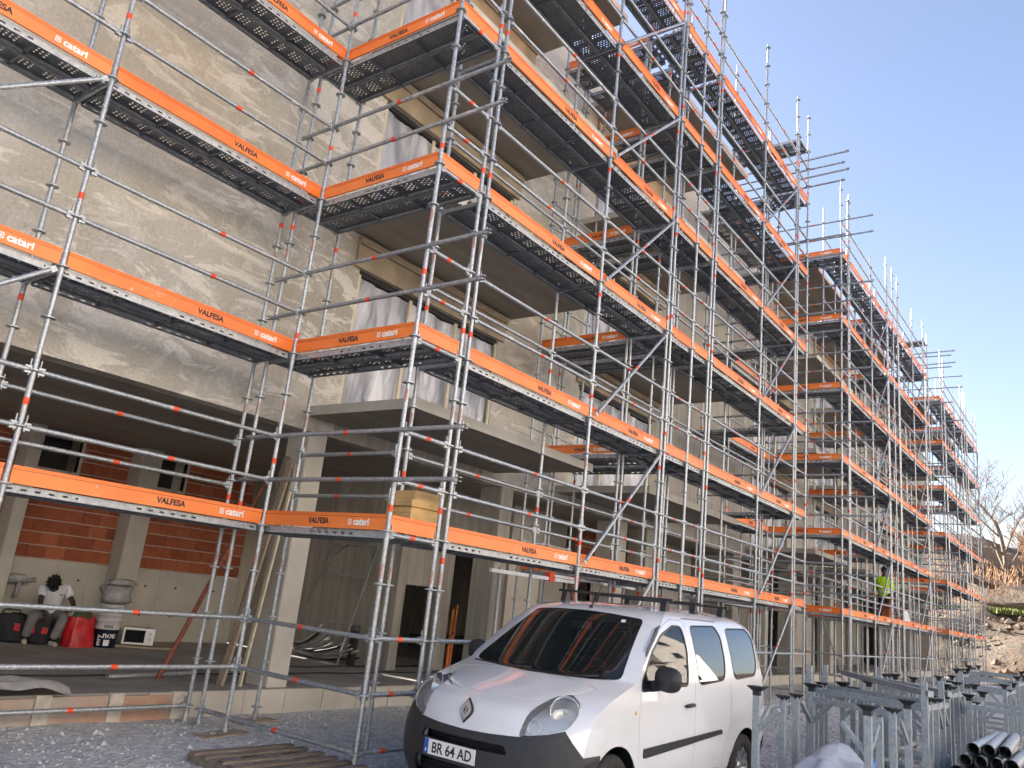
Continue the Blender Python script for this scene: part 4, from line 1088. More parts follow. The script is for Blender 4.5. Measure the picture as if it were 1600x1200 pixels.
    for y in (.40, -.40):
        st = MB(); st.prism(rounded([(-1.0, .5), (-.95, .66), (-1.38, .62), (-1.45, .5)], .04), 'y', y - .24, y + .24); st.prism(rounded([(-1.34, .60), (-1.44, .60), (-1.58, 1.22), (-1.47, 1.24)], .04), 'y', y - .23, y + .23)
        st.prism(rounded([(-1.51, 1.26), (-1.60, 1.26), (-1.62, 1.42), (-1.54, 1.42)], .03), 'y', y - .12, y + .12); put('seat', st.mesh('seat', 'seat_fabric'), V, VM)
    sw = MB(); pts = [(.185 * math.cos(a * math.pi / 12), .185 * math.sin(a * math.pi / 12), 0) for a in range(25)]; sw.path(pts, .013, 6); sw.bar((-.18, 0, 0), (.18, 0, 0), .04, .015); sw.lathe([(0, .02), (.06, .015), (.07, 0)], n=12)
    put('steering_wheel', sw.mesh('steering_wheel', 'trim_black', fix=False), V, VM @ T(-.62, .38, 1.06) @ RY(-rad(62)))
    put('rear_view_mirror', MB().box(-.80, -.775, -.11, .11, 1.53, 1.60).mesh('rear_view_mirror', 'appliance_grey'), V, VM)
    put('pendant', MB().path([(-.77, -.02, 1.53), (-.765, -.02, 1.46), (-.765, -.02, 1.40)], [.004, .012, .016], 6).mesh('pendant', 'plywood', fix=False), V, VM)
    put('cabin_floor', MB().box(-3.2, .1, -.78, .78, .36, .40).mesh('cabin_floor', 'seat_fabric'), V, VM)
    put('bulkhead', MB().box(-1.75, -1.72, -.72, .72, .40, 1.60).mesh('bulkhead', 'seat_fabric'), V, VM)
    put('sticker', MB().box(0, .001, -.022, .022, -.014, .014).mesh('sticker', 'plate_white'), V, VM @ T(-.70, .50, 1.64) @ RY(-rad(35)))
    put('indicator', MB().lathe([(0, .008), (.014, .006), (.02, 0)], n=10).mesh('indicator', 'foam_tan', fix=False), V, VM @ T(-.27, .912, .93) @ RX(-math.pi / 2))
    fl_ = MB().lathe([(.001, .004), (.085, .003), (.088, 0)], n=28); put('fuel_flap', fl_.mesh('fuel_flap', 'van_white', fix=False), V, VM @ T(-3.08, .905, .95) @ RX(-math.pi / 2))
    # roof bars
    for x in (-1.35, -2.0, -2.7):
        b = MB(); b.box(x - .018, x + .018, -.66, .66, 1.865, 1.888)
        for sg in (1, -1):
            b.prism([(x - .04, 1.765), (x + .05, 1.765), (x + .025, 1.865), (x - .02, 1.865)], 'y', min(sg * .55, sg * .61), max(sg * .55, sg * .61))
        put('roof_bar', b.mesh('roof_bar', 'trim_black'), V, VM)
    return V
build_van()

# ------------------------------------------------------------------ site clutter
def place(name, label, cat, mb, mats, loc, rz=0.0, group=None, rot=None, smooth=None):
    Mw = T(Vector(loc)) @ RZ(rz)
    if rot is not None: Mw = Mw @ rot
    return tag(put(name, mb.mesh(name, mats), None, Mw), label, cat, group)

def pallet(loc, rz):
    t = thing('wooden_pallet', 'weathered wooden pallet lying on the gravel below the scaffold corner', 'pallet', loc, rz); rr = random.Random(2)
    for i in range(6):
        y = -.53 + .21 * i + rr.uniform(-.02, .02); L = rr.uniform(1.08, 1.14); mb = MB(); w = .088 + rr.uniform(-.006, .006); x0 = -.55 + rr.uniform(-.015, .015)
        mb.grid(8, 1, lambda u, v: (x0 + L * u, y - w / 2 + w * v, .140 + .006 * nz(u * 4, i)), smooth=False)
        mb.grid(8, 1, lambda u, v: (x0 + L * u, y - w / 2, .118 + (.022 + .006 * nz(u * 4, i)) * v), smooth=False)
        mb.grid(8, 1, lambda u, v: (x0 + L * u, y + w / 2, .118 + (.022 + .006 * nz(u * 4, i)) * v), smooth=False)
        mb.box(x0, x0 + L, y - w / 2 + .001, y + w / 2 - .001, .117, .132)
        part('slat', mb, 'old_timber', t)
    for x in (-.5, 0, .48): part('bearer', MB().box(x - .045, x + .045, -.58, .58, .022, .116), 'old_timber', t)
    for x in (-.5, 0, .48): part('bottom_board', MB().box(x - .05, x + .05, -.58, .58, 0, .021), 'old_timber', t)
pallet((-.47, .47, GZ + .02), rad(-2))
place('sole_board', 'short pale board under the corner standard left of the pallet', 'board', MB().box(-.34, .26, -.12, .12, -.012, .012), 'timber', (-.02, 1.92, gz(0, 1.92) + .006), rad(8))
place('sole_board', 'short pale board under the standard beside the slab edge', 'board', MB().box(-.25, .3, -.11, .11, -.012, .012), 'timber', (.70, 2.40, gz(.7, 2.4) + .006), rad(4))

# items along the back wall
def bucket_stack():
    t = thing('bucket_stack', 'stack of white plaster buckets, the lowest with a navy printed label', 'bucket', (1.42, 7.28, FT)); z = 0
    part('bucket', MB().lathe([(.0, .0), (.165, 0), (.185, .27), (.19, .275)], n=28), 'bucket_navy', t)
    lb = part('bucket', MB().lathe([(.187, .275), (.195, .40), (.203, .402), (.203, .42), (.19, .425), (.0, .425)], n=28), 'bucket_white', t)
    for i in range(3):
        z = .43 + .075 * i; part('bucket', MB().lathe([(.185, z), (.20, z + .05), (.208, z + .052), (.208, z + .068), (.19, z + .07), (.0, z + .07)], n=28), 'bucket_white', t)
    Ml = WM[t.name] @ T(0, 0, 0) @ RZ(rad(-42))
    def curved(me, r):
        for v in me.vertices:
            a = v.co.x / r; q = r + v.co.z + .02 * (v.co.y / .27); v.co = Vector((q * math.sin(a), -q * math.cos(a), v.co.y))
        return me
    a = text_mesh('lettering', 'nou', .13, 'white_print', .0005, .003); put('lettering', curved(a, .176), t, Ml @ T(0, 0, .15))
    b = text_mesh('lettering', 'mry', .10, 'white_print', .0005, .003)
    for v in b.vertices: v.co.x, v.co.y = -v.co.y, v.co.x
    put('lettering', curved(b, .176), t, Ml @ RZ(rad(-6)) @ T(0, 0, .03))
    sq = MB().grid(4, 1, lambda u, v: (.03 + .08 * u, .03 + .09 * v, 0), smooth=False).mesh('print_square', 'white_print', fix=False); put('print_square', curved(sq, .176), t, Ml)
    c = text_mesh('lettering', 'nou', .085, 'black_print', .0005, .002); put('lettering', curved(c, .192), t, Ml @ T(0, 0, .30))
    return t
bucket_stack()
def lumps(nx, ny, w, d, h, seed, amp=.25, sq=.6):
    mb = MB()
    def f(u, v):
        a = 2 * math.pi * u; p = math.pi * (v - .5); c = max(0, math.cos(p)) ** sq; r = 1 + amp * nz(math.cos(a) * 1.6 + seed, math.sin(a) * 1.6, p * 1.3)
        z = math.sin(p); z = (abs(z) ** sq) * (1 if z > 0 else -1)
        return (w / 2 * c * math.cos(a) * r, d / 2 * c * math.sin(a) * r, h / 2 * (1 + z) * (1 + .12 * nz(a * 2, p, seed)))
    mb.grid(nx, ny, f); return mb
place('cement_sacks', 'crumpled grey sacks heaped on top of the bucket stack', 'sack', lumps(26, 14, .52, .38, .30, 3, .35), 'sack_grey', (1.46, 7.30, FT + .655))
place('cloth_bundle', 'dark grey tarpaulin folded over the sacks on the buckets', 'tarpaulin', lumps(22, 10, .50, .34, .10, 9, .5), 'cloth_grey', (1.52, 7.28, FT + .945), .4)
def red_bag():
    t = thing('shopping_bag', 'glossy red shopping bag standing on the floor beside the buckets', 'bag', (.98, 7.25, FT), rad(15)); mb = MB()
    def f(u, v):
        a = 2 * math.pi * u; c, s = math.cos(a), math.sin(a); q = lambda w: math.copysign(abs(w) ** .45, w); k = 1 - .16 * v + .13 * nz(c * 2.2, s * 2.2, v * 3) + .05 * nz(c * 6, s * 6, v * 2)
        return (.23 * q(c) * k, .15 * q(s) * k * (1 - .25 * v), .44 * v + .025 * v * nz(c * 3, s * 3))
    mb.grid(28, 8, f); mb.add([(-.2, -.12, .005), (.2, -.12, .005), (.2, .12, .005), (-.2, .12, .005)], [(0, 1, 2, 3)]); part('bag_body', mb, 'red_bag', t)
    for s in (-1, 1): part('handle', MB().path([(-.08, s * .10, .43), (-.06, s * .10, .52), (.06, s * .10, .52), (.08, s * .10, .43)], .009, 6), 'red_bag', t)
    mb2 = lumps(18, 8, .32, .2, .14, 5, .4); part('contents', mb2, 'green_cloth', t, WM[t.name] @ T(0, 0, .38))
red_bag()
def microwave():
    place('plywood_board', 'small pale board lying on the floor under the microwave', 'board', MB().box(-.42, .5, -.3, .3, 0, .03), 'timber', (2.12, 7.42, FT), rad(-28))
    t = thing('microwave_oven', 'white microwave oven with black door on a board by the wall', 'microwave', (2.05, 7.42, FT + .032), rad(-28))
    mb = MB(); mb.box(-.24, .24, -.16, .18, .012, .27); part('case', mb, 'appliance_grey', t)
    part('front_frame', MB().box(-.24, .24, -.178, -.161, .012, .27), 'appliance_white', t); d = part('door_glass', MB().box(-.205, .095, -.186, -.179, .045, .237), 'appliance_glass', t)
    part('control_panel', MB().box(.12, .23, -.184, -.179, .03, .255), 'appliance_white', t)
    for i in range(2): part('dial', MB().tube((.175, -.184, .10 + .09 * i), (.175, -.20, .10 + .09 * i), .022, n=14), 'appliance_grey', t)
    for x in (-.2, .2):
        for y in (-.13, .14): part('foot', MB().tube((x, y, 0), (x, y, .012), .015, n=8), 'trim_black', t)
microwave()
def toolbox(name, label, loc, rz, w, d, h):
    t = thing(name, label, 'tool bag', loc, rz); part('bag_body', lumps(24, 10, w, d, h, 2 + w, .12, .35), 'dark_cloth', t)
    part('handle', MB().path([(-w * .25, 0, h * .95), (-w * .2, 0, h * 1.15), (w * .2, 0, h * 1.15), (w * .25, 0, h * .95)], .014, 6), 'trim_black', t)
    for x in (-.3, .28): part('clasp', MB().box(w * x - .04, w * x + .04, -d * .52, -d * .46, h * .45, h * .70), 'red_bag', t)
toolbox('tool_bag', 'black tool bag with red clasps at the left edge by the column', (.16, 7.75, FT), rad(-35), .52, .34, .40)
toolbox('tool_bag', 'black tool case with red clasps between the feet of the seated person', (.50, 7.48, FT), rad(-35), .30, .24, .36)
place('seat_crate', 'dark upturned crate the person in white sits on', 'crate', MB().box(-.2, .2, -.17, .17, 0, .34), 'dark_cloth', (.66, 7.74, FT), rad(-30))
def mixer():
    t = thing('hand_mixer', 'dusty grey hand mixer hanging on the low concrete wall', 'mixer', (.33, 8.16, .88), rad(-8))
    part('motor', MB().path([(-.2, 0, .10), (-.12, 0, .13), (.05, 0, .13), (.10, 0, .11)], [.05, .075, .075, .04], 12), 'sack_grey', t)
    part('handle', MB().path([(.05, 0, .12), (.15, -.02, .12), (.22, -.03, .14)], [.03, .035, .04], 10), 'sack_grey', t)
    part('shaft', MB().path([(0, 0, .10), (.0, 0, -.05), (-.01, 0, -.15)], [.05, .03, .035], 10), 'sack_grey', t)
    part('bracket', MB().box(-.32, -.22, -.02, .13, .0, .05), 'red_bag', t); part('cable', MB().path([(-.2, 0, .08), (-.26, 0, -.1), (-.22, 0, -.3), (-.3, .02, -.5)], .008, 6), 'cable_black', t)
mixer()
place('cloth_sheet', 'stiff pale grey cloth lying over the slab edge at far left', 'cloth',
      MB().grid(20, 12, lambda u, v: (-.62 + 1.05 * u + .1 * v, -.26 + .5 * v - .1 * u, (.05 + .10 * math.sin(u * 3.0) + .06 * nz(u * 3, v * 3)) * (1 - .3 * v) - max(0, .25 - v) * .25)), 'cloth_grey', (-1.72, 3.06, FT + .02), rad(4))
for k, (y0, lab) in enumerate(((4.9, 'wavy black cable on the slab, farther of the two'), (4.15, 'black cable along the slab, nearer of the two'))):
    pts = [(-3 + .25 * i, y0 + .10 * nz(i * .35, k * 9.0) + (.06 * math.sin(i * .9) if k == 0 else 0), FT + .012) for i in range(38)]
    tag(put('cable', MB().path(pts, .011, 6).mesh('cable', 'cable_black', fix=False)), lab, 'cable')
# props and planks leaning by the first column
def shore(name, label, p0, p1, r, mat, holes=True):
    p0, p1 = Vector(p0), Vector(p1); t = thing(name, label, 'prop', p0); L = (p1 - p0).length; d = (p1 - p0) / L
    part('outer_tube', MB().tube((0, 0, 0), d * L * .55, r, n=10), mat, t); i_ = part('inner_tube', MB().tube(d * L * .55, d * L, r * .8, n=10), mat, t)
    part('collar', MB().tube(d * (L * .53), d * (L * .57), r * 1.45, n=12), 'prop_rust', t)
    part('foot_plate', MB().box(-.06, .06, -.06, .06, -.004, .006), mat, t)
    for q in range(7): a = d * L * (.60 + .055 * q); put('pin_hole', MB().tube(a + Vector((-.0, -r * .84, 0)), a + Vector((0, -r * .79, 0)), .011, n=8).mesh('pin_hole', 'black_strip', fix=False), i_, WM[t.name])
shore('shoring_prop', 'rusty red steel prop leaning steeply beside the first column', (.38, 3.95, FT), (1.86, 4.50, 2.9), .030, 'prop_rust')
for i, (p0, p1, w, d, m, lab) in enumerate((((.80, 3.28, FT), (1.24, 3.24, 2.95), .11, .035, 'timber', 'brown plank leaning against the first column, left of the others'),
    ((.90, 3.40, FT), (1.26, 3.36, 3.05), .08, .05, 'old_timber', 'dark weathered plank leaning between the two lighter planks'),
    ((1.0, 3.16, FT), (1.272, 3.14, 2.95), .05, .03, 'cream_batten', 'thin pale batten leaning against the first column'))):
    p0, p1 = Vector(p0), Vector(p1); tag(put('leaning_plank', MB().bar((0, 0, 0), (p1 - p0), w, d).mesh('leaning_plank', m), None, T(p0)), lab, 'plank')
tag(put('loose_tube', MB().tube((0, 0, 0), (1.35, .30, .0), .03, n=12).tube((0, 0, 0), (1.35, .30, .0), .024, n=12).mesh('loose_tube', 'galvanised'), None, T(-.33, 3.85, FT + .032)), 'loose scaffold tube lying on the slab behind the formwork edge', 'tube')
# ladder frame, hoses, black pipe in the corner behind
def ladder():
    t = thing('ladder_frame', 'light steel frame with rungs leaning on the inner concrete wall', 'ladder', (4.5, 5.2, FT))
    A0, A1, B0, B1 = Vector((-.05, .0, 0)), Vector((.38, -.15, 2.08)), Vector((-.05, 1.45, 0)), Vector((.38, .95, 2.08))
    for a, b in ((A0, A1), (B0, B1)): part('stile', MB().bar(a, b, .03, .03), 'galvanised', t)
    for f in (.33, .72, .99): part('rung', MB().bar(A0.lerp(A1, f), B0.lerp(B1, f), .022, .022), 'galvanised_dull', t)
    for a, b in ((.86, .3), (.86, .7)): part('corner_brace', MB().bar((A0 if b < .5 else B0).lerp(A1 if b < .5 else B1, a), A1.lerp(B1, b), .018, .018), 'galvanised_dull', t)
ladder()
def hoses():
    rr = random.Random(12); nth = ['first', 'second', 'third', 'fourth', 'fifth', 'sixth', 'seventh', 'eighth', 'ninth', 'tenth', 'eleventh', 'twelfth']
    for k in range(12):
        pts = []; y0, y1 = 7.35 - .05 * k + rr.uniform(-.1, .1), 4.95 + .06 * k + rr.uniform(-.12, .12); zt = .95 + rr.uniform(-.15, .25); ze = .16 + .035 * k + rr.uniform(-.03, .1); zb = FT + .03 + .022 * k; x0 = 4.86 - .035 * k
        for i in range(25):
            t = i / 24; y = y0 + (y1 - y0) * t; z = zb + (zt - zb) * max(0, 1 - t / .42) ** 2.2 + (ze - zb + .1) * max(0, (t - .6) / .4) ** 2
            pts.append((x0 - .16 * math.sin(t * 3.1) - (.1 + .012 * k) * t + .02 * nz(t * 6, k * 3.1), y + .03 * nz(t * 5, k), z + .012 * nz(t * 9, k * 1.7)))
        tag(put('hose', MB().path(pts, .022 if k % 3 else .015, 8).mesh('hose', 'hose_grey' if k % 5 else 'cable_black', fix=False)), nth[k] + ' hose from the wall in the heap behind the ladder frame', 'hose', 'hoses heaped by the inner wall')
hoses()
place('drain_pipe', 'short black pipe standing upright by the hoses', 'pipe', MB().lathe([(.07, 0), (.075, .0), (.075, .55), (.085, .55), (.085, .66), (.078, .66), (.07, .55)], n=20), 'steel_dark', (4.72, 5.15, FT))
shore('shoring_prop', 'orange steel prop standing in the tall doorway, left one', (6.66, 4.62, FT), (6.70, 4.64, 1.20), .035, 'prop_orange')
shore('shoring_prop', 'orange steel prop standing in the tall doorway, right one', (6.78, 4.66, FT), (6.84, 4.66, 1.28), .03, 'prop_orange')
def barrier():
    t = thing('telescopic_rail', 'white telescopic rail with red clamps just above the van roof', 'rail', (3.5, 1.38, 1.86))
    part('rail', MB().bar((0, 0, 0), (2.3, 0, .0), .05, .05), 'insulation_white', t); part('rail', MB().bar((1.5, 0, .055), (4.3, .0, .045), .04, .04), 'insulation_white', t)
    for x in (1.45, 2.2): part('clamp', MB().box(x, x + .14, -.04, .04, -.04, .10), 'red_band', t)
    for x in (.3, 4.0): part('post', MB().bar((x, .06, .06), (x, .06, gz(3.5 + x, 1.4) - 1.86), .04, .04), 'galvanised', t)
barrier()
# tan blocks on the first deck
def tan_stack():
    t = thing('board_stack', 'stack of tan insulation boards on the lowest deck at the scaffold corner', 'boards', (.72, .36, 2.002), rad(-3)); z = 0; rr = random.Random(3)
    for i in range(6):
        h = rr.uniform(.07, .095); o = rr.uniform(-.02, .02); w = .46 - (.06 if i == 5 else 0)
        b = .012; part('board', MB().prism(rounded([(-w / 2 + o, z + .001), (w / 2 + o, z + .001), (w / 2 + o, z + h), (-w / 2 + o, z + h)], .014, 2), 'y', -.19 + o, .19 + o), 'foam_tan', t); z += h
tan_stack()
# brick stack and white panel on the middle block deck
def brick_stack():
    t = thing('brick_stack', 'small tower of orange bricks on the deck beside the person in yellow', 'bricks', (22.4, .18, 2.002))
    for i in range(5): part('brick', MB().box(-.15, .15, -.1, .1, .001 + .12 * i, .118 + .12 * i), 'clay_brick', t)
brick_stack()
place('white_panel', 'white sheet leaning behind the rails right of the person in yellow', 'panel', MB().box(-.45, .45, -.015, .015, 0, .62), 'insulation_white', (26.6, .35, 2.005), 0, None, RX(rad(-12)) @ RY(rad(14)))

def hill_fence():
    t = thing('hill_fence', 'dark brown board fence along the sloping hilltop', 'fence', (74, 2, 8))
    for i in range(34):
        y = 16 - .9 * i; z = 10.6 - min(5, max(0, 6 - y) * .26) + .1 * nz(i * .7); part('board', MB().box(74 - .04, 74 + .04, y - .88, y, z - 2.4, z), 'old_timber', t, I4)
hill_fence()
# ---------------- stillages and tubes at the right
def stillage(label, p, top=.92, seed=0, rails=(1, 1, 1, 1), caps=(1, 1, 1, 1), grp='storage racks at right'):
    """p: four corners (x,y), front-left, front-right, rear-right, rear-left"""
    cx = sum(q[0] for q in p) / 4; cy = sum(q[1] for q in p) / 4; z0 = gz(cx, cy)
    t = thing('storage_rack', label, 'rack', (cx, cy, z0), group=grp); L = lambda q, z: Vector((q[0] - cx, q[1] - cy, z)); H = top - z0; rr = random.Random(seed)
    for i, q in enumerate(p):
        pm = MB(); s = .031; a = L(q, 0); pm.box(a.x - s, a.x + s, a.y - s, a.y + s, .02, H - .06); pm.box(a.x - s * 1.12, a.x + s * 1.12, a.y - s * 1.12, a.y + s * 1.12, .34, .36)
        po = part('post', pm, 'galvanised_dull', t)
        if caps[i]:
            cm = MB(); k = .082
            cm.add([(a.x - s * 1.08, a.y - s * 1.08, H - .085), (a.x + s * 1.08, a.y - s * 1.08, H - .085), (a.x + s * 1.08, a.y + s * 1.08, H - .085), (a.x - s * 1.08, a.y + s * 1.08, H - .085),
                    (a.x - s * 1.08, a.y - s * 1.08, H - .045), (a.x + s * 1.08, a.y - s * 1.08, H - .045), (a.x + s * 1.08, a.y + s * 1.08, H - .045), (a.x - s * 1.08, a.y + s * 1.08, H - .045),
                    (a.x - k, a.y - k, H), (a.x + k, a.y - k, H), (a.x + k, a.y + k, H), (a.x - k, a.y + k, H)],
                   [(0, 1, 5, 4), (1, 2, 6, 5), (2, 3, 7, 6), (3, 0, 4, 7), (4, 5, 9, 8), (5, 6, 10, 9), (6, 7, 11, 10), (7, 4, 8, 11), (8, 9, 10, 11)]); part('cap', cm, 'cap_black', po, WM[t.name])
        else: part('cap', MB().box(a.x - s * .9, a.x + s * .9, a.y - s * .9, a.y + s * .9, H - .06, H + .10), 'galvanised_dull', po, WM[t.name])
    for i in (1, 3):
        for f in (.3, .62):
            a = L(p[i], 0).lerp(L(p[(i + 1) % 4], 0), f + rr.uniform(-.06, .06)); hh = H - rr.uniform(.0, .14); s = .029; po = part('post', MB().box(a.x - s, a.x + s, a.y - s, a.y + s, .13, hh), 'galvanised_dull', t)
            if rr.random() < .6: part('cap', MB().lathe([(.03, hh - .05), (.036, hh - .03), (.085, hh + .01), (.085, hh + .014), (.0, hh + .014)], (a.x, a.y, 0), 4, smooth=False), 'cap_black', po, WM[t.name])
    for i in range(4):
        a, b = p[i], p[(i + 1) % 4]
        part('base_rail', MB().bar(L(a, .10), L(b, .10), .05, .06), 'galvanised_dull', t)
        if rails[i]: part('top_rail', MB().bar(L(a, H - .16), L(b, H - .16), .045, .06), 'galvanised_dull', t)
        for u, v in ((a, b), (b, a)):
            q = L(u, H - .42); r_ = L(u, H - .18).lerp(L(v, H - .18), .22); part('gusset', MB().bar(q, r_, .03, .04), 'galvanised_dull', t)
    return t, L, H
stillage('nearest storage rack with flared black post caps, beside the van rear corner', [(2.59, -2.75), (2.32, -3.83), (3.85, -3.86), (4.30, -2.78)], .92, 1, (0, 0, 1, 0))
stillage('second storage rack, just behind the nearest one and the plastic bag', [(5.55, -2.80), (5.45, -3.80), (6.72, -3.79), (7.0, -2.78)], .92, 2)
stillage('storage rack with bare post tops standing between the first and second racks', [(4.62, -2.66), (4.25, -3.95), (5.15, -3.97), (5.50, -2.60)], 1.0, 3, (1, 1, 1, 1), (0, 0, 0, 0))
stillage('third storage rack along the row, half hidden by the second', [(8.9, -2.70), (9.2, -3.62), (10.8, -3.60), (10.45, -2.72)], .92, 4)
stillage('bare steel rack crowded between the second and third storage racks', [(7.3, -2.85), (7.2, -3.7), (8.5, -3.72), (8.6, -2.8)], 1.0, 9, (1, 1, 1, 1), (0, 1, 0, 1))
stillage('fourth storage rack, behind the stacked grey tubes', [(7.4, -3.95), (7.4, -4.9), (8.8, -4.9), (8.8, -3.95)], .90, 5)
stillage('fifth storage rack farther along the row toward the hill', [(11.8, -2.9), (11.8, -3.94), (13.3, -3.94), (13.3, -2.9)], .95, 6)
stillage('sixth storage rack near the end of the row', [(14.6, -2.8), (14.6, -3.9), (16.2, -3.9), (16.2, -2.8)], 1.05, 7)
stillage('last storage rack of the row, smallest in view', [(18.0, -2.6), (18.0, -3.7), (19.7, -3.7), (19.7, -2.6)], 1.1, 8)
for i, (a, b, lab) in enumerate((((5.9, -2.72, 1.02), (4.2, -4.02, .99), 'square steel bar laid slanting across the rack tops'), ((6.4, -2.9, .98), (5.2, -4.05, .97), 'shorter square steel bar laid across the rack tops behind the long one'))):
    a, b = Vector(a), Vector(b); tag(put('steel_bar', MB().bar((0, 0, 0), b - a, .06, .06).mesh('steel_bar', 'galvanised_dull'), None, T(a)), lab, 'bar')
def tube_heap():
    rr = random.Random(8); order = ['leftmost', 'second', 'third', 'fourth', 'fifth', 'sixth', 'seventh', 'eighth']
    for row in range(6):
        for c in range(8 - row):
            r = .060; y = -4.02 - .132 * c - .066 * row; z = GZ + .12 + r + row * .114
            L = 1.9 + rr.uniform(-.1, .3); x0 = 4.35 + rr.uniform(-.16, .16) + .05 * row
            mb = MB(); mb.tube((0, 0, 0), (L, .02, 0), r, n=16, cap=False); mb.tube((0, 0, 0), (L, .02, 0), r * .90, n=16, cap=False)
            o = put('steel_tube', mb.mesh('steel_tube', 'galvanised', fix=False), None, T(x0, y, z) @ RZ(rad(rr.uniform(-2, 2))))
            tag(o, order[c] + ' grey tube in the ' + ('bottom', 'second', 'third', 'fourth', 'fifth', 'top')[row] + ' layer of the heap at right edge', 'tube', 'steel tubes heaped at the right edge')
tube_heap()
place('tube_cradle', 'low steel cradle under the heap of grey tubes', 'cradle', MB().box(-.05, .0, -1.2, .1, 0, .11).box(1.3, 1.35, -1.2, .1, 0, .11).box(-.05, 1.35, .1, .15, 0, .5), 'galvanised_dull', (4.6, -4.02, GZ))
def plastic_bag():
    t = thing('plastic_bag', 'crumpled translucent plastic sheeting heaped inside the nearest rack', 'plastic', (3.35, -3.3, GZ)); mb = MB()
    def f(u, v):
        a = 2 * math.pi * u; r = (1 - v) ** .8 * (1 + .35 * nz(math.cos(a) * 1.5, math.sin(a) * 1.5, v * 2)); x, y = .80 * r * math.cos(a), .55 * r * math.sin(a)
        return (x + .05 * nz(x * 4, y * 4, v), y + .05 * nz(y * 4, x * 4, v + 4), .60 * math.sin(min(1, v * 1.1) * math.pi / 2) * (1 + .30 * nz(x * 3.2, y * 3.2)) + .012 * nz(x * 12, y * 12))
    mb.grid(64, 26, f); part('sheet', mb, 'bag_film', t)
    part('blue_print', lumps(16, 8, .16, .10, .16, 4, .5), 'bag_blue', t, WM[t.name] @ T(.34, -.26, .40))
    part('dark_wrapper', lumps(16, 8, .22, .10, .10, 6, .4), 'trim_black', t, WM[t.name] @ T(.58, -.30, .42) @ RZ(.6))
plastic_bag()
# shoring props on the ground floor of the middle and far blocks
k = 0
for X, Y in [(MOD + 1.9 + .9 * i, 2.95 + .9 * (i % 2)) for i in range(9)]:
    shore('shoring_prop', ['first', 'second', 'third', 'fourth', 'fifth', 'sixth', 'seventh', 'eighth', 'ninth'][k] + ' upright galvanised prop from the left under the middle block ceiling', (X, Y + .1, FT), (X + .03, Y + .1, 3.38), .028, 'galvanised', False); k += 1

# ------------------------------------------------------------------ people
def skin(name, mat, verts, edges, radii, parent, Mw, level=2, root=0):
    me = bpy.data.meshes.new(name); me.from_pydata([Vector(v) for v in verts], edges, []); o = bpy.data.objects.new('tmp', me); C.objects.link(o)
    o.modifiers.new('s', 'SKIN'); sv = me.skin_vertices[0].data
    for i, r in enumerate(radii): sv[i].radius = (r, r) if not isinstance(r, tuple) else r
    sv[root].use_root = True
    s = o.modifiers.new('u', 'SUBSURF'); s.levels = level; s.render_levels = level
    dg = bpy.context.evaluated_depsgraph_get(); dg.update(); r = bpy.data.meshes.new_from_object(o.evaluated_get(dg)); bpy.data.objects.remove(o)
    r.materials.clear(); r.materials.append(MATS[mat]); r.polygons.foreach_set('use_smooth', [True] * len(r.polygons)); r.name = name
    return put(name, r, parent, Mw)
def chain(*ch):
    """several chains of (point, radius); equal points are welded"""
    V, E, Rr, ix = [], [], [], {}
    for c in ch:
        prev = None
        for p, r in c:
            k = tuple(round(q, 4) for q in p)
            if k not in ix: ix[k] = len(V); V.append(p); Rr.append(r)
            if prev is not None and prev != ix[k]: E.append((prev, ix[k]))
            prev = ix[k]
    return V, E, Rr
def head(parent, Mw, hair_len=.02, skinm='skin_dark'):
    def f(u, v):
        a = 2 * math.pi * u; p = math.pi * (v - .5); x, y, z = math.cos(p) * math.cos(a), math.cos(p) * math.sin(a), math.sin(p)
        w = 1 - .22 * max(0, -z); X, Y, Z = .078 * x * w, .098 * y * w, .118 * z
        if y < 0: Y -= .012 * math.exp(-((z + .10) / .20) ** 2 - (x / .20) ** 2) * 2.2          # nose
        if y < -.6: Y += .010 * (math.exp(-((z - .08) / .12) ** 2 - ((abs(x) - .38) / .16) ** 2))   # eye sockets
        if y < 0: Y -= .008 * math.exp(-((z + .46) / .09) ** 2 - (x / .32) ** 2)                    # lips
        return (X, Y, Z)
    h = put('head', MB().grid(28, 20, f).mesh('head', skinm), parent, Mw)
    for s in (-1, 1):
        put('ear', MB().grid(10, 6, lambda u, v: (s * (.080 + .010 * math.cos(2 * math.pi * u) * math.sin(math.pi * v)), .012 + .018 * math.sin(2 * math.pi * u) * math.sin(math.pi * v), -.005 + .032 * math.cos(math.pi * v))).mesh('ear', skinm), h, Mw)
        put('eye', MB().lathe([(0, .010), (.008, .007), (.011, 0)], n=10).mesh('eye', 'appliance_grey', fix=False), h, Mw @ T(s * .030, -.084, .010) @ RX(math.pi / 2))
    rr = random.Random(4); mb = MB()
    mb.grid(28, 12, lambda u, v: (.088 * math.cos(2 * math.pi * u) * math.cos(math.pi / 2 * v), .012 + .104 * math.sin(2 * math.pi * u) * math.cos(math.pi / 2 * v) + (0.02 if math.sin(2 * math.pi * u) < -.5 and v < .3 else 0), .018 + .118 * math.sin(math.pi / 2 * v) - (.05 * max(0, math.sin(2 * math.pi * u)) * (1 - v))))
    for i in range(160):
        a = rr.random() * 6.28; q = rr.uniform(.15, 1.35); d = Vector((math.cos(a) * math.cos(q), math.sin(a) * math.cos(q), math.sin(q)))
        p = Vector((.085 * d.x, .012 + .10 * d.y, .02 + .115 * d.z)); e = p + d * hair_len * rr.uniform(.4, 1) + Vector((rr.gauss(0, .007), rr.gauss(0, .007), rr.gauss(0, .007))); mb.tube(p, e, .011, .006, 5)
    put('hair', mb.mesh('hair', 'hair_black', fix=False), h, Mw); return h
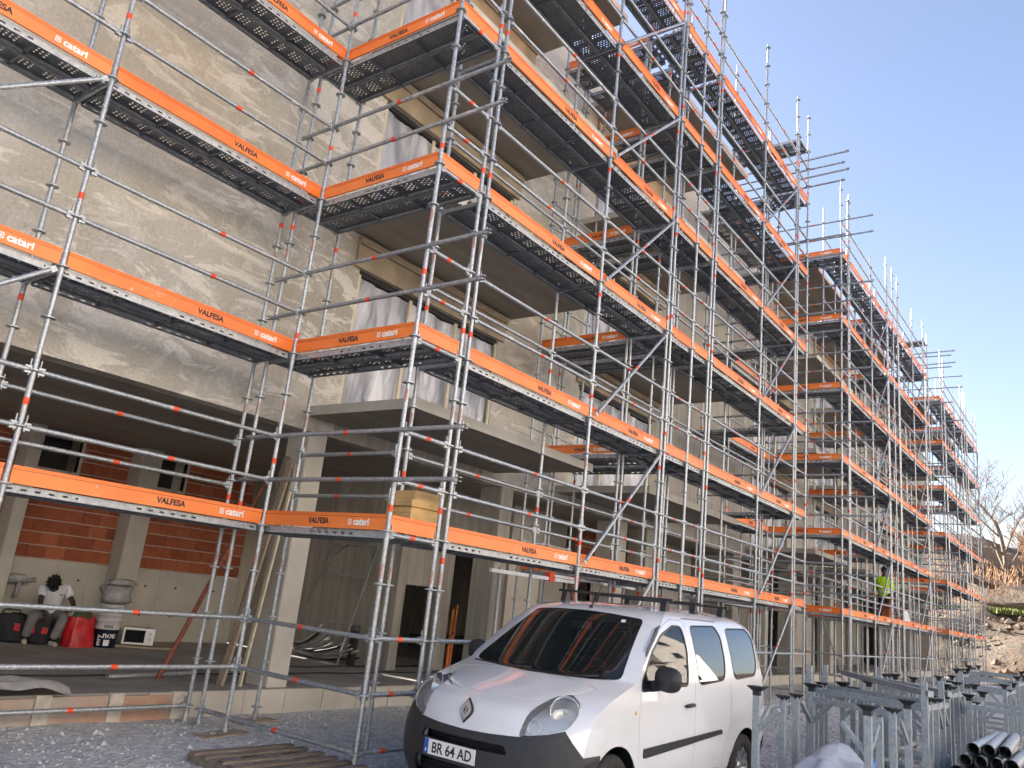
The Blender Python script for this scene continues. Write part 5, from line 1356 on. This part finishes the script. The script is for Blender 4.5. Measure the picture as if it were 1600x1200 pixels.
def hand(parent, wrist, fwd, palm_n, mat, name='hand', curl=.5):
    """palm and five fingers as skinned chains"""
    wv, f, n = Vector(wrist), Vector(fwd).normalized(), Vector(palm_n).normalized(); s = f.cross(n).normalized(); ch = []
    base = wv + f * .045; ch.append([(tuple(wv), .024), (tuple(base), .030)])
    for i, (o, L) in enumerate(((-.030, .062), (-.010, .074), (.010, .070), (.029, .055))):
        k = wv + f * .085 + s * o; a = k + (f * .9 + n * curl * .5).normalized() * L * .5; b = a + (f * .5 + n * curl).normalized() * L * .5
        ch.append([(tuple(base), .030), (tuple(k), .0115), (tuple(a), .0095), (tuple(b), .008)])
    t0 = wv + f * .03 - s * .030; ch.append([(tuple(base), .030), (tuple(t0), .013), (tuple(t0 + (f * .6 - s * .6 + n * .4).normalized() * .035), .0105), (tuple(t0 + (f * .9 - s * .4 + n * .7).normalized() * .062), .009)])
    V, E, Rr = chain(*ch); return skin(name, mat, V, E, Rr, parent, I4, 1)
def seated_man():
    t = thing('person', 'person in white t-shirt and grey trousers seated head down against the low wall', 'person', (.62, 7.6, FT))
    hip = Vector((.70, 7.76, .50)); waist = Vector((.69, 7.75, .64)); chest = Vector((.65, 7.62, .82)); neck = Vector((.58, 7.52, .95)); shL = Vector((.46, 7.62, .90)); shR = Vector((.84, 7.66, .92))
    elL = Vector((.42, 7.50, .68)); elR = Vector((.93, 7.50, .70)); wrL = Vector((.46, 7.33, .55)); wrR = Vector((.72, 7.34, .54)); hd = Vector((.53, 7.46, 1.02))
    kL, kR = Vector((.33, 7.42, .53)), Vector((.72, 7.30, .53)); aL, aR = Vector((.32, 7.50, .20)), Vector((.60, 7.24, .20)); hL, hR = hip + Vector((-.10, -.03, 0)), hip + Vector((.10, 0, 0))
    P = tuple
    V, E, Rr = chain([(P(hip), .12), (P(waist), .095), (P(chest), .105), (P(neck), .052), (P(hd), .055)], [(P(chest), .105), (P(shL), .046), (P(elL), .040), (P(wrL), .028)], [(P(chest), .105), (P(shR), .046), (P(elR), .040), (P(wrR), .028)],
                     [(P(hip), .12), (P(hL), .085), (P(kL), .058), (P(aL), .038)], [(P(hip), .12), (P(hR), .085), (P(kR), .058), (P(aR), .038)])
    skin('body', 'skin_dark', V, E, Rr, t, I4)
    V, E, Rr = chain([(P(hip + Vector((0, 0, .02))), .145), (P(waist), .135), (P(chest), .16), (P(neck - Vector((-.012, -.01, .02))), .072)],
                     [(P(chest), .16), (P(shL), .085), (P(shL.lerp(elL, .55)), .072)], [(P(chest), .16), (P(shR), .085), (P(shR.lerp(elR, .55)), .072)])
    skin('t_shirt', 'tshirt_white', V, E, Rr, t, I4)
    V, E, Rr = chain([(P(waist - Vector((0, 0, .04))), .13), (P(hip), .15)], [(P(hip), .15), (P(hL), .11), (P(kL), .085), (P(kL.lerp(aL, .6)), .068), (P(aL), .062)], [(P(hip), .15), (P(hR), .11), (P(kR), .085), (P(kR.lerp(aR, .6)), .068), (P(aR), .062)])
    skin('trousers', 'trousers_grey', V, E, Rr, t, I4, root=1)
    for a, d in ((aL, Vector((-.35, -.9, 0))), (aR, Vector((-.1, -1, 0)))):
        d.normalize(); V, E, Rr = chain([(P(a + Vector((0, 0, -.02)) - d * .03), .045), (P(a + Vector((0, 0, -.055)) - d * .05), .042), (P(a + Vector((0, 0, -.055)) + d * .06), .042), (P(a + Vector((0, 0, -.062)) + d * .16), .034)])
        skin('shoe', 'shoe_beige', V, E, Rr, t, I4)
    hand(t, wrL, (.25, -.5, -.6), (.5, .3, -.2), 'skin_dark'); hand(t, wrR, (-.4, -.5, -.5), (-.4, .3, -.2), 'skin_dark')
    head(t, T(hd + Vector((-.03, -.075, -.015))) @ RZ(rad(-32)) @ RX(rad(82)), .035)
    put('shirt_mark', MB().box(-.03, .03, -.001, .001, -.006, .006).mesh('shirt_mark', 'dark_cloth'), t, T(.70, 7.505, .84) @ RZ(rad(10)))
seated_man()
def worker():
    X, Y, Z = 23.2, .42, 2.0
    t = thing('person', 'person in bright yellow high visibility jacket standing on the middle scaffold deck', 'person', (X, Y, Z)); o = Vector((X, Y, Z)); P = lambda x, y, z: tuple(o + Vector((x, y, z)))
    V, E, Rr = chain([(P(0, 0, .95), .12), (P(0, 0, 1.15), .11), (P(.02, 0, 1.36), .125), (P(.04, 0, 1.52), .055), (P(.06, 0, 1.60), .055)], [(P(.02, 0, 1.36), .125), (P(.02, .20, 1.40), .06), (P(.06, .26, 1.12), .042), (P(.26, .20, 1.05), .03)], [(P(.02, 0, 1.36), .125), (P(.02, -.20, 1.40), .06), (P(.06, -.26, 1.12), .042), (P(.24, -.2, 1.0), .03)],
                     [(P(0, 0, .95), .12), (P(0, .09, .86), .085), (P(.02, .10, .46), .06), (P(0, .11, .08), .04)], [(P(0, 0, .95), .12), (P(0, -.09, .86), .085), (P(.02, -.10, .46), .06), (P(0, -.11, .08), .04)])
    skin('body', 'skin_dark', V, E, Rr, t, I4, 1)
    V, E, Rr = chain([(P(0, 0, .72), .19), (P(0, 0, 1.0), .175), (P(.02, 0, 1.33), .17), (P(.03, 0, 1.46), .085)], [(P(.02, 0, 1.33), .17), (P(.02, .20, 1.38), .095), (P(.06, .26, 1.12), .075), (P(.2, .21, 1.06), .06)], [(P(.02, 0, 1.33), .17), (P(.02, -.20, 1.38), .095), (P(.06, -.26, 1.12), .075), (P(.2, -.2, 1.02), .06)])
    skin('jacket', 'hivis', V, E, Rr, t, I4, 2)
    put('reflective_band', MB().lathe([(.212, .78), (.212, .83)], n=20).mesh('reflective_band', 'hivis_band', fix=False), t, T(X, Y, Z)); put('reflective_band', MB().lathe([(.205, .95), (.20, 1.0)], n=20).mesh('reflective_band', 'hivis_band', fix=False), t, T(X, Y, Z))
    V, E, Rr = chain([(P(0, 0, .95), .14), (P(0, .09, .84), .105), (P(.02, .10, .46), .085), (P(0, .11, .1), .07)], [(P(0, 0, .95), .14), (P(0, -.09, .84), .105), (P(.02, -.10, .46), .085), (P(0, -.11, .1), .07)])
    skin('trousers', 'dark_cloth', V, E, Rr, t, I4, 1)
    for s in (1, -1):
        V, E, Rr = chain([(P(-.05, s * .11, .045), .045), (P(.06, s * .11, .045), .045), (P(.16, s * .11, .04), .036)]); skin('boot', 'dark_cloth', V, E, Rr, t, I4, 1)
    hand(t, P(.26, .20, 1.05), (1, 0, -.1), (0, -1, -.2), 'skin_dark'); hand(t, P(.24, -.2, 1.0), (1, 0, -.1), (0, 1, -.2), 'skin_dark')
    head(t, T(o + Vector((.07, 0, 1.66))) @ RZ(rad(90)) @ RX(rad(15)), .008)
worker()
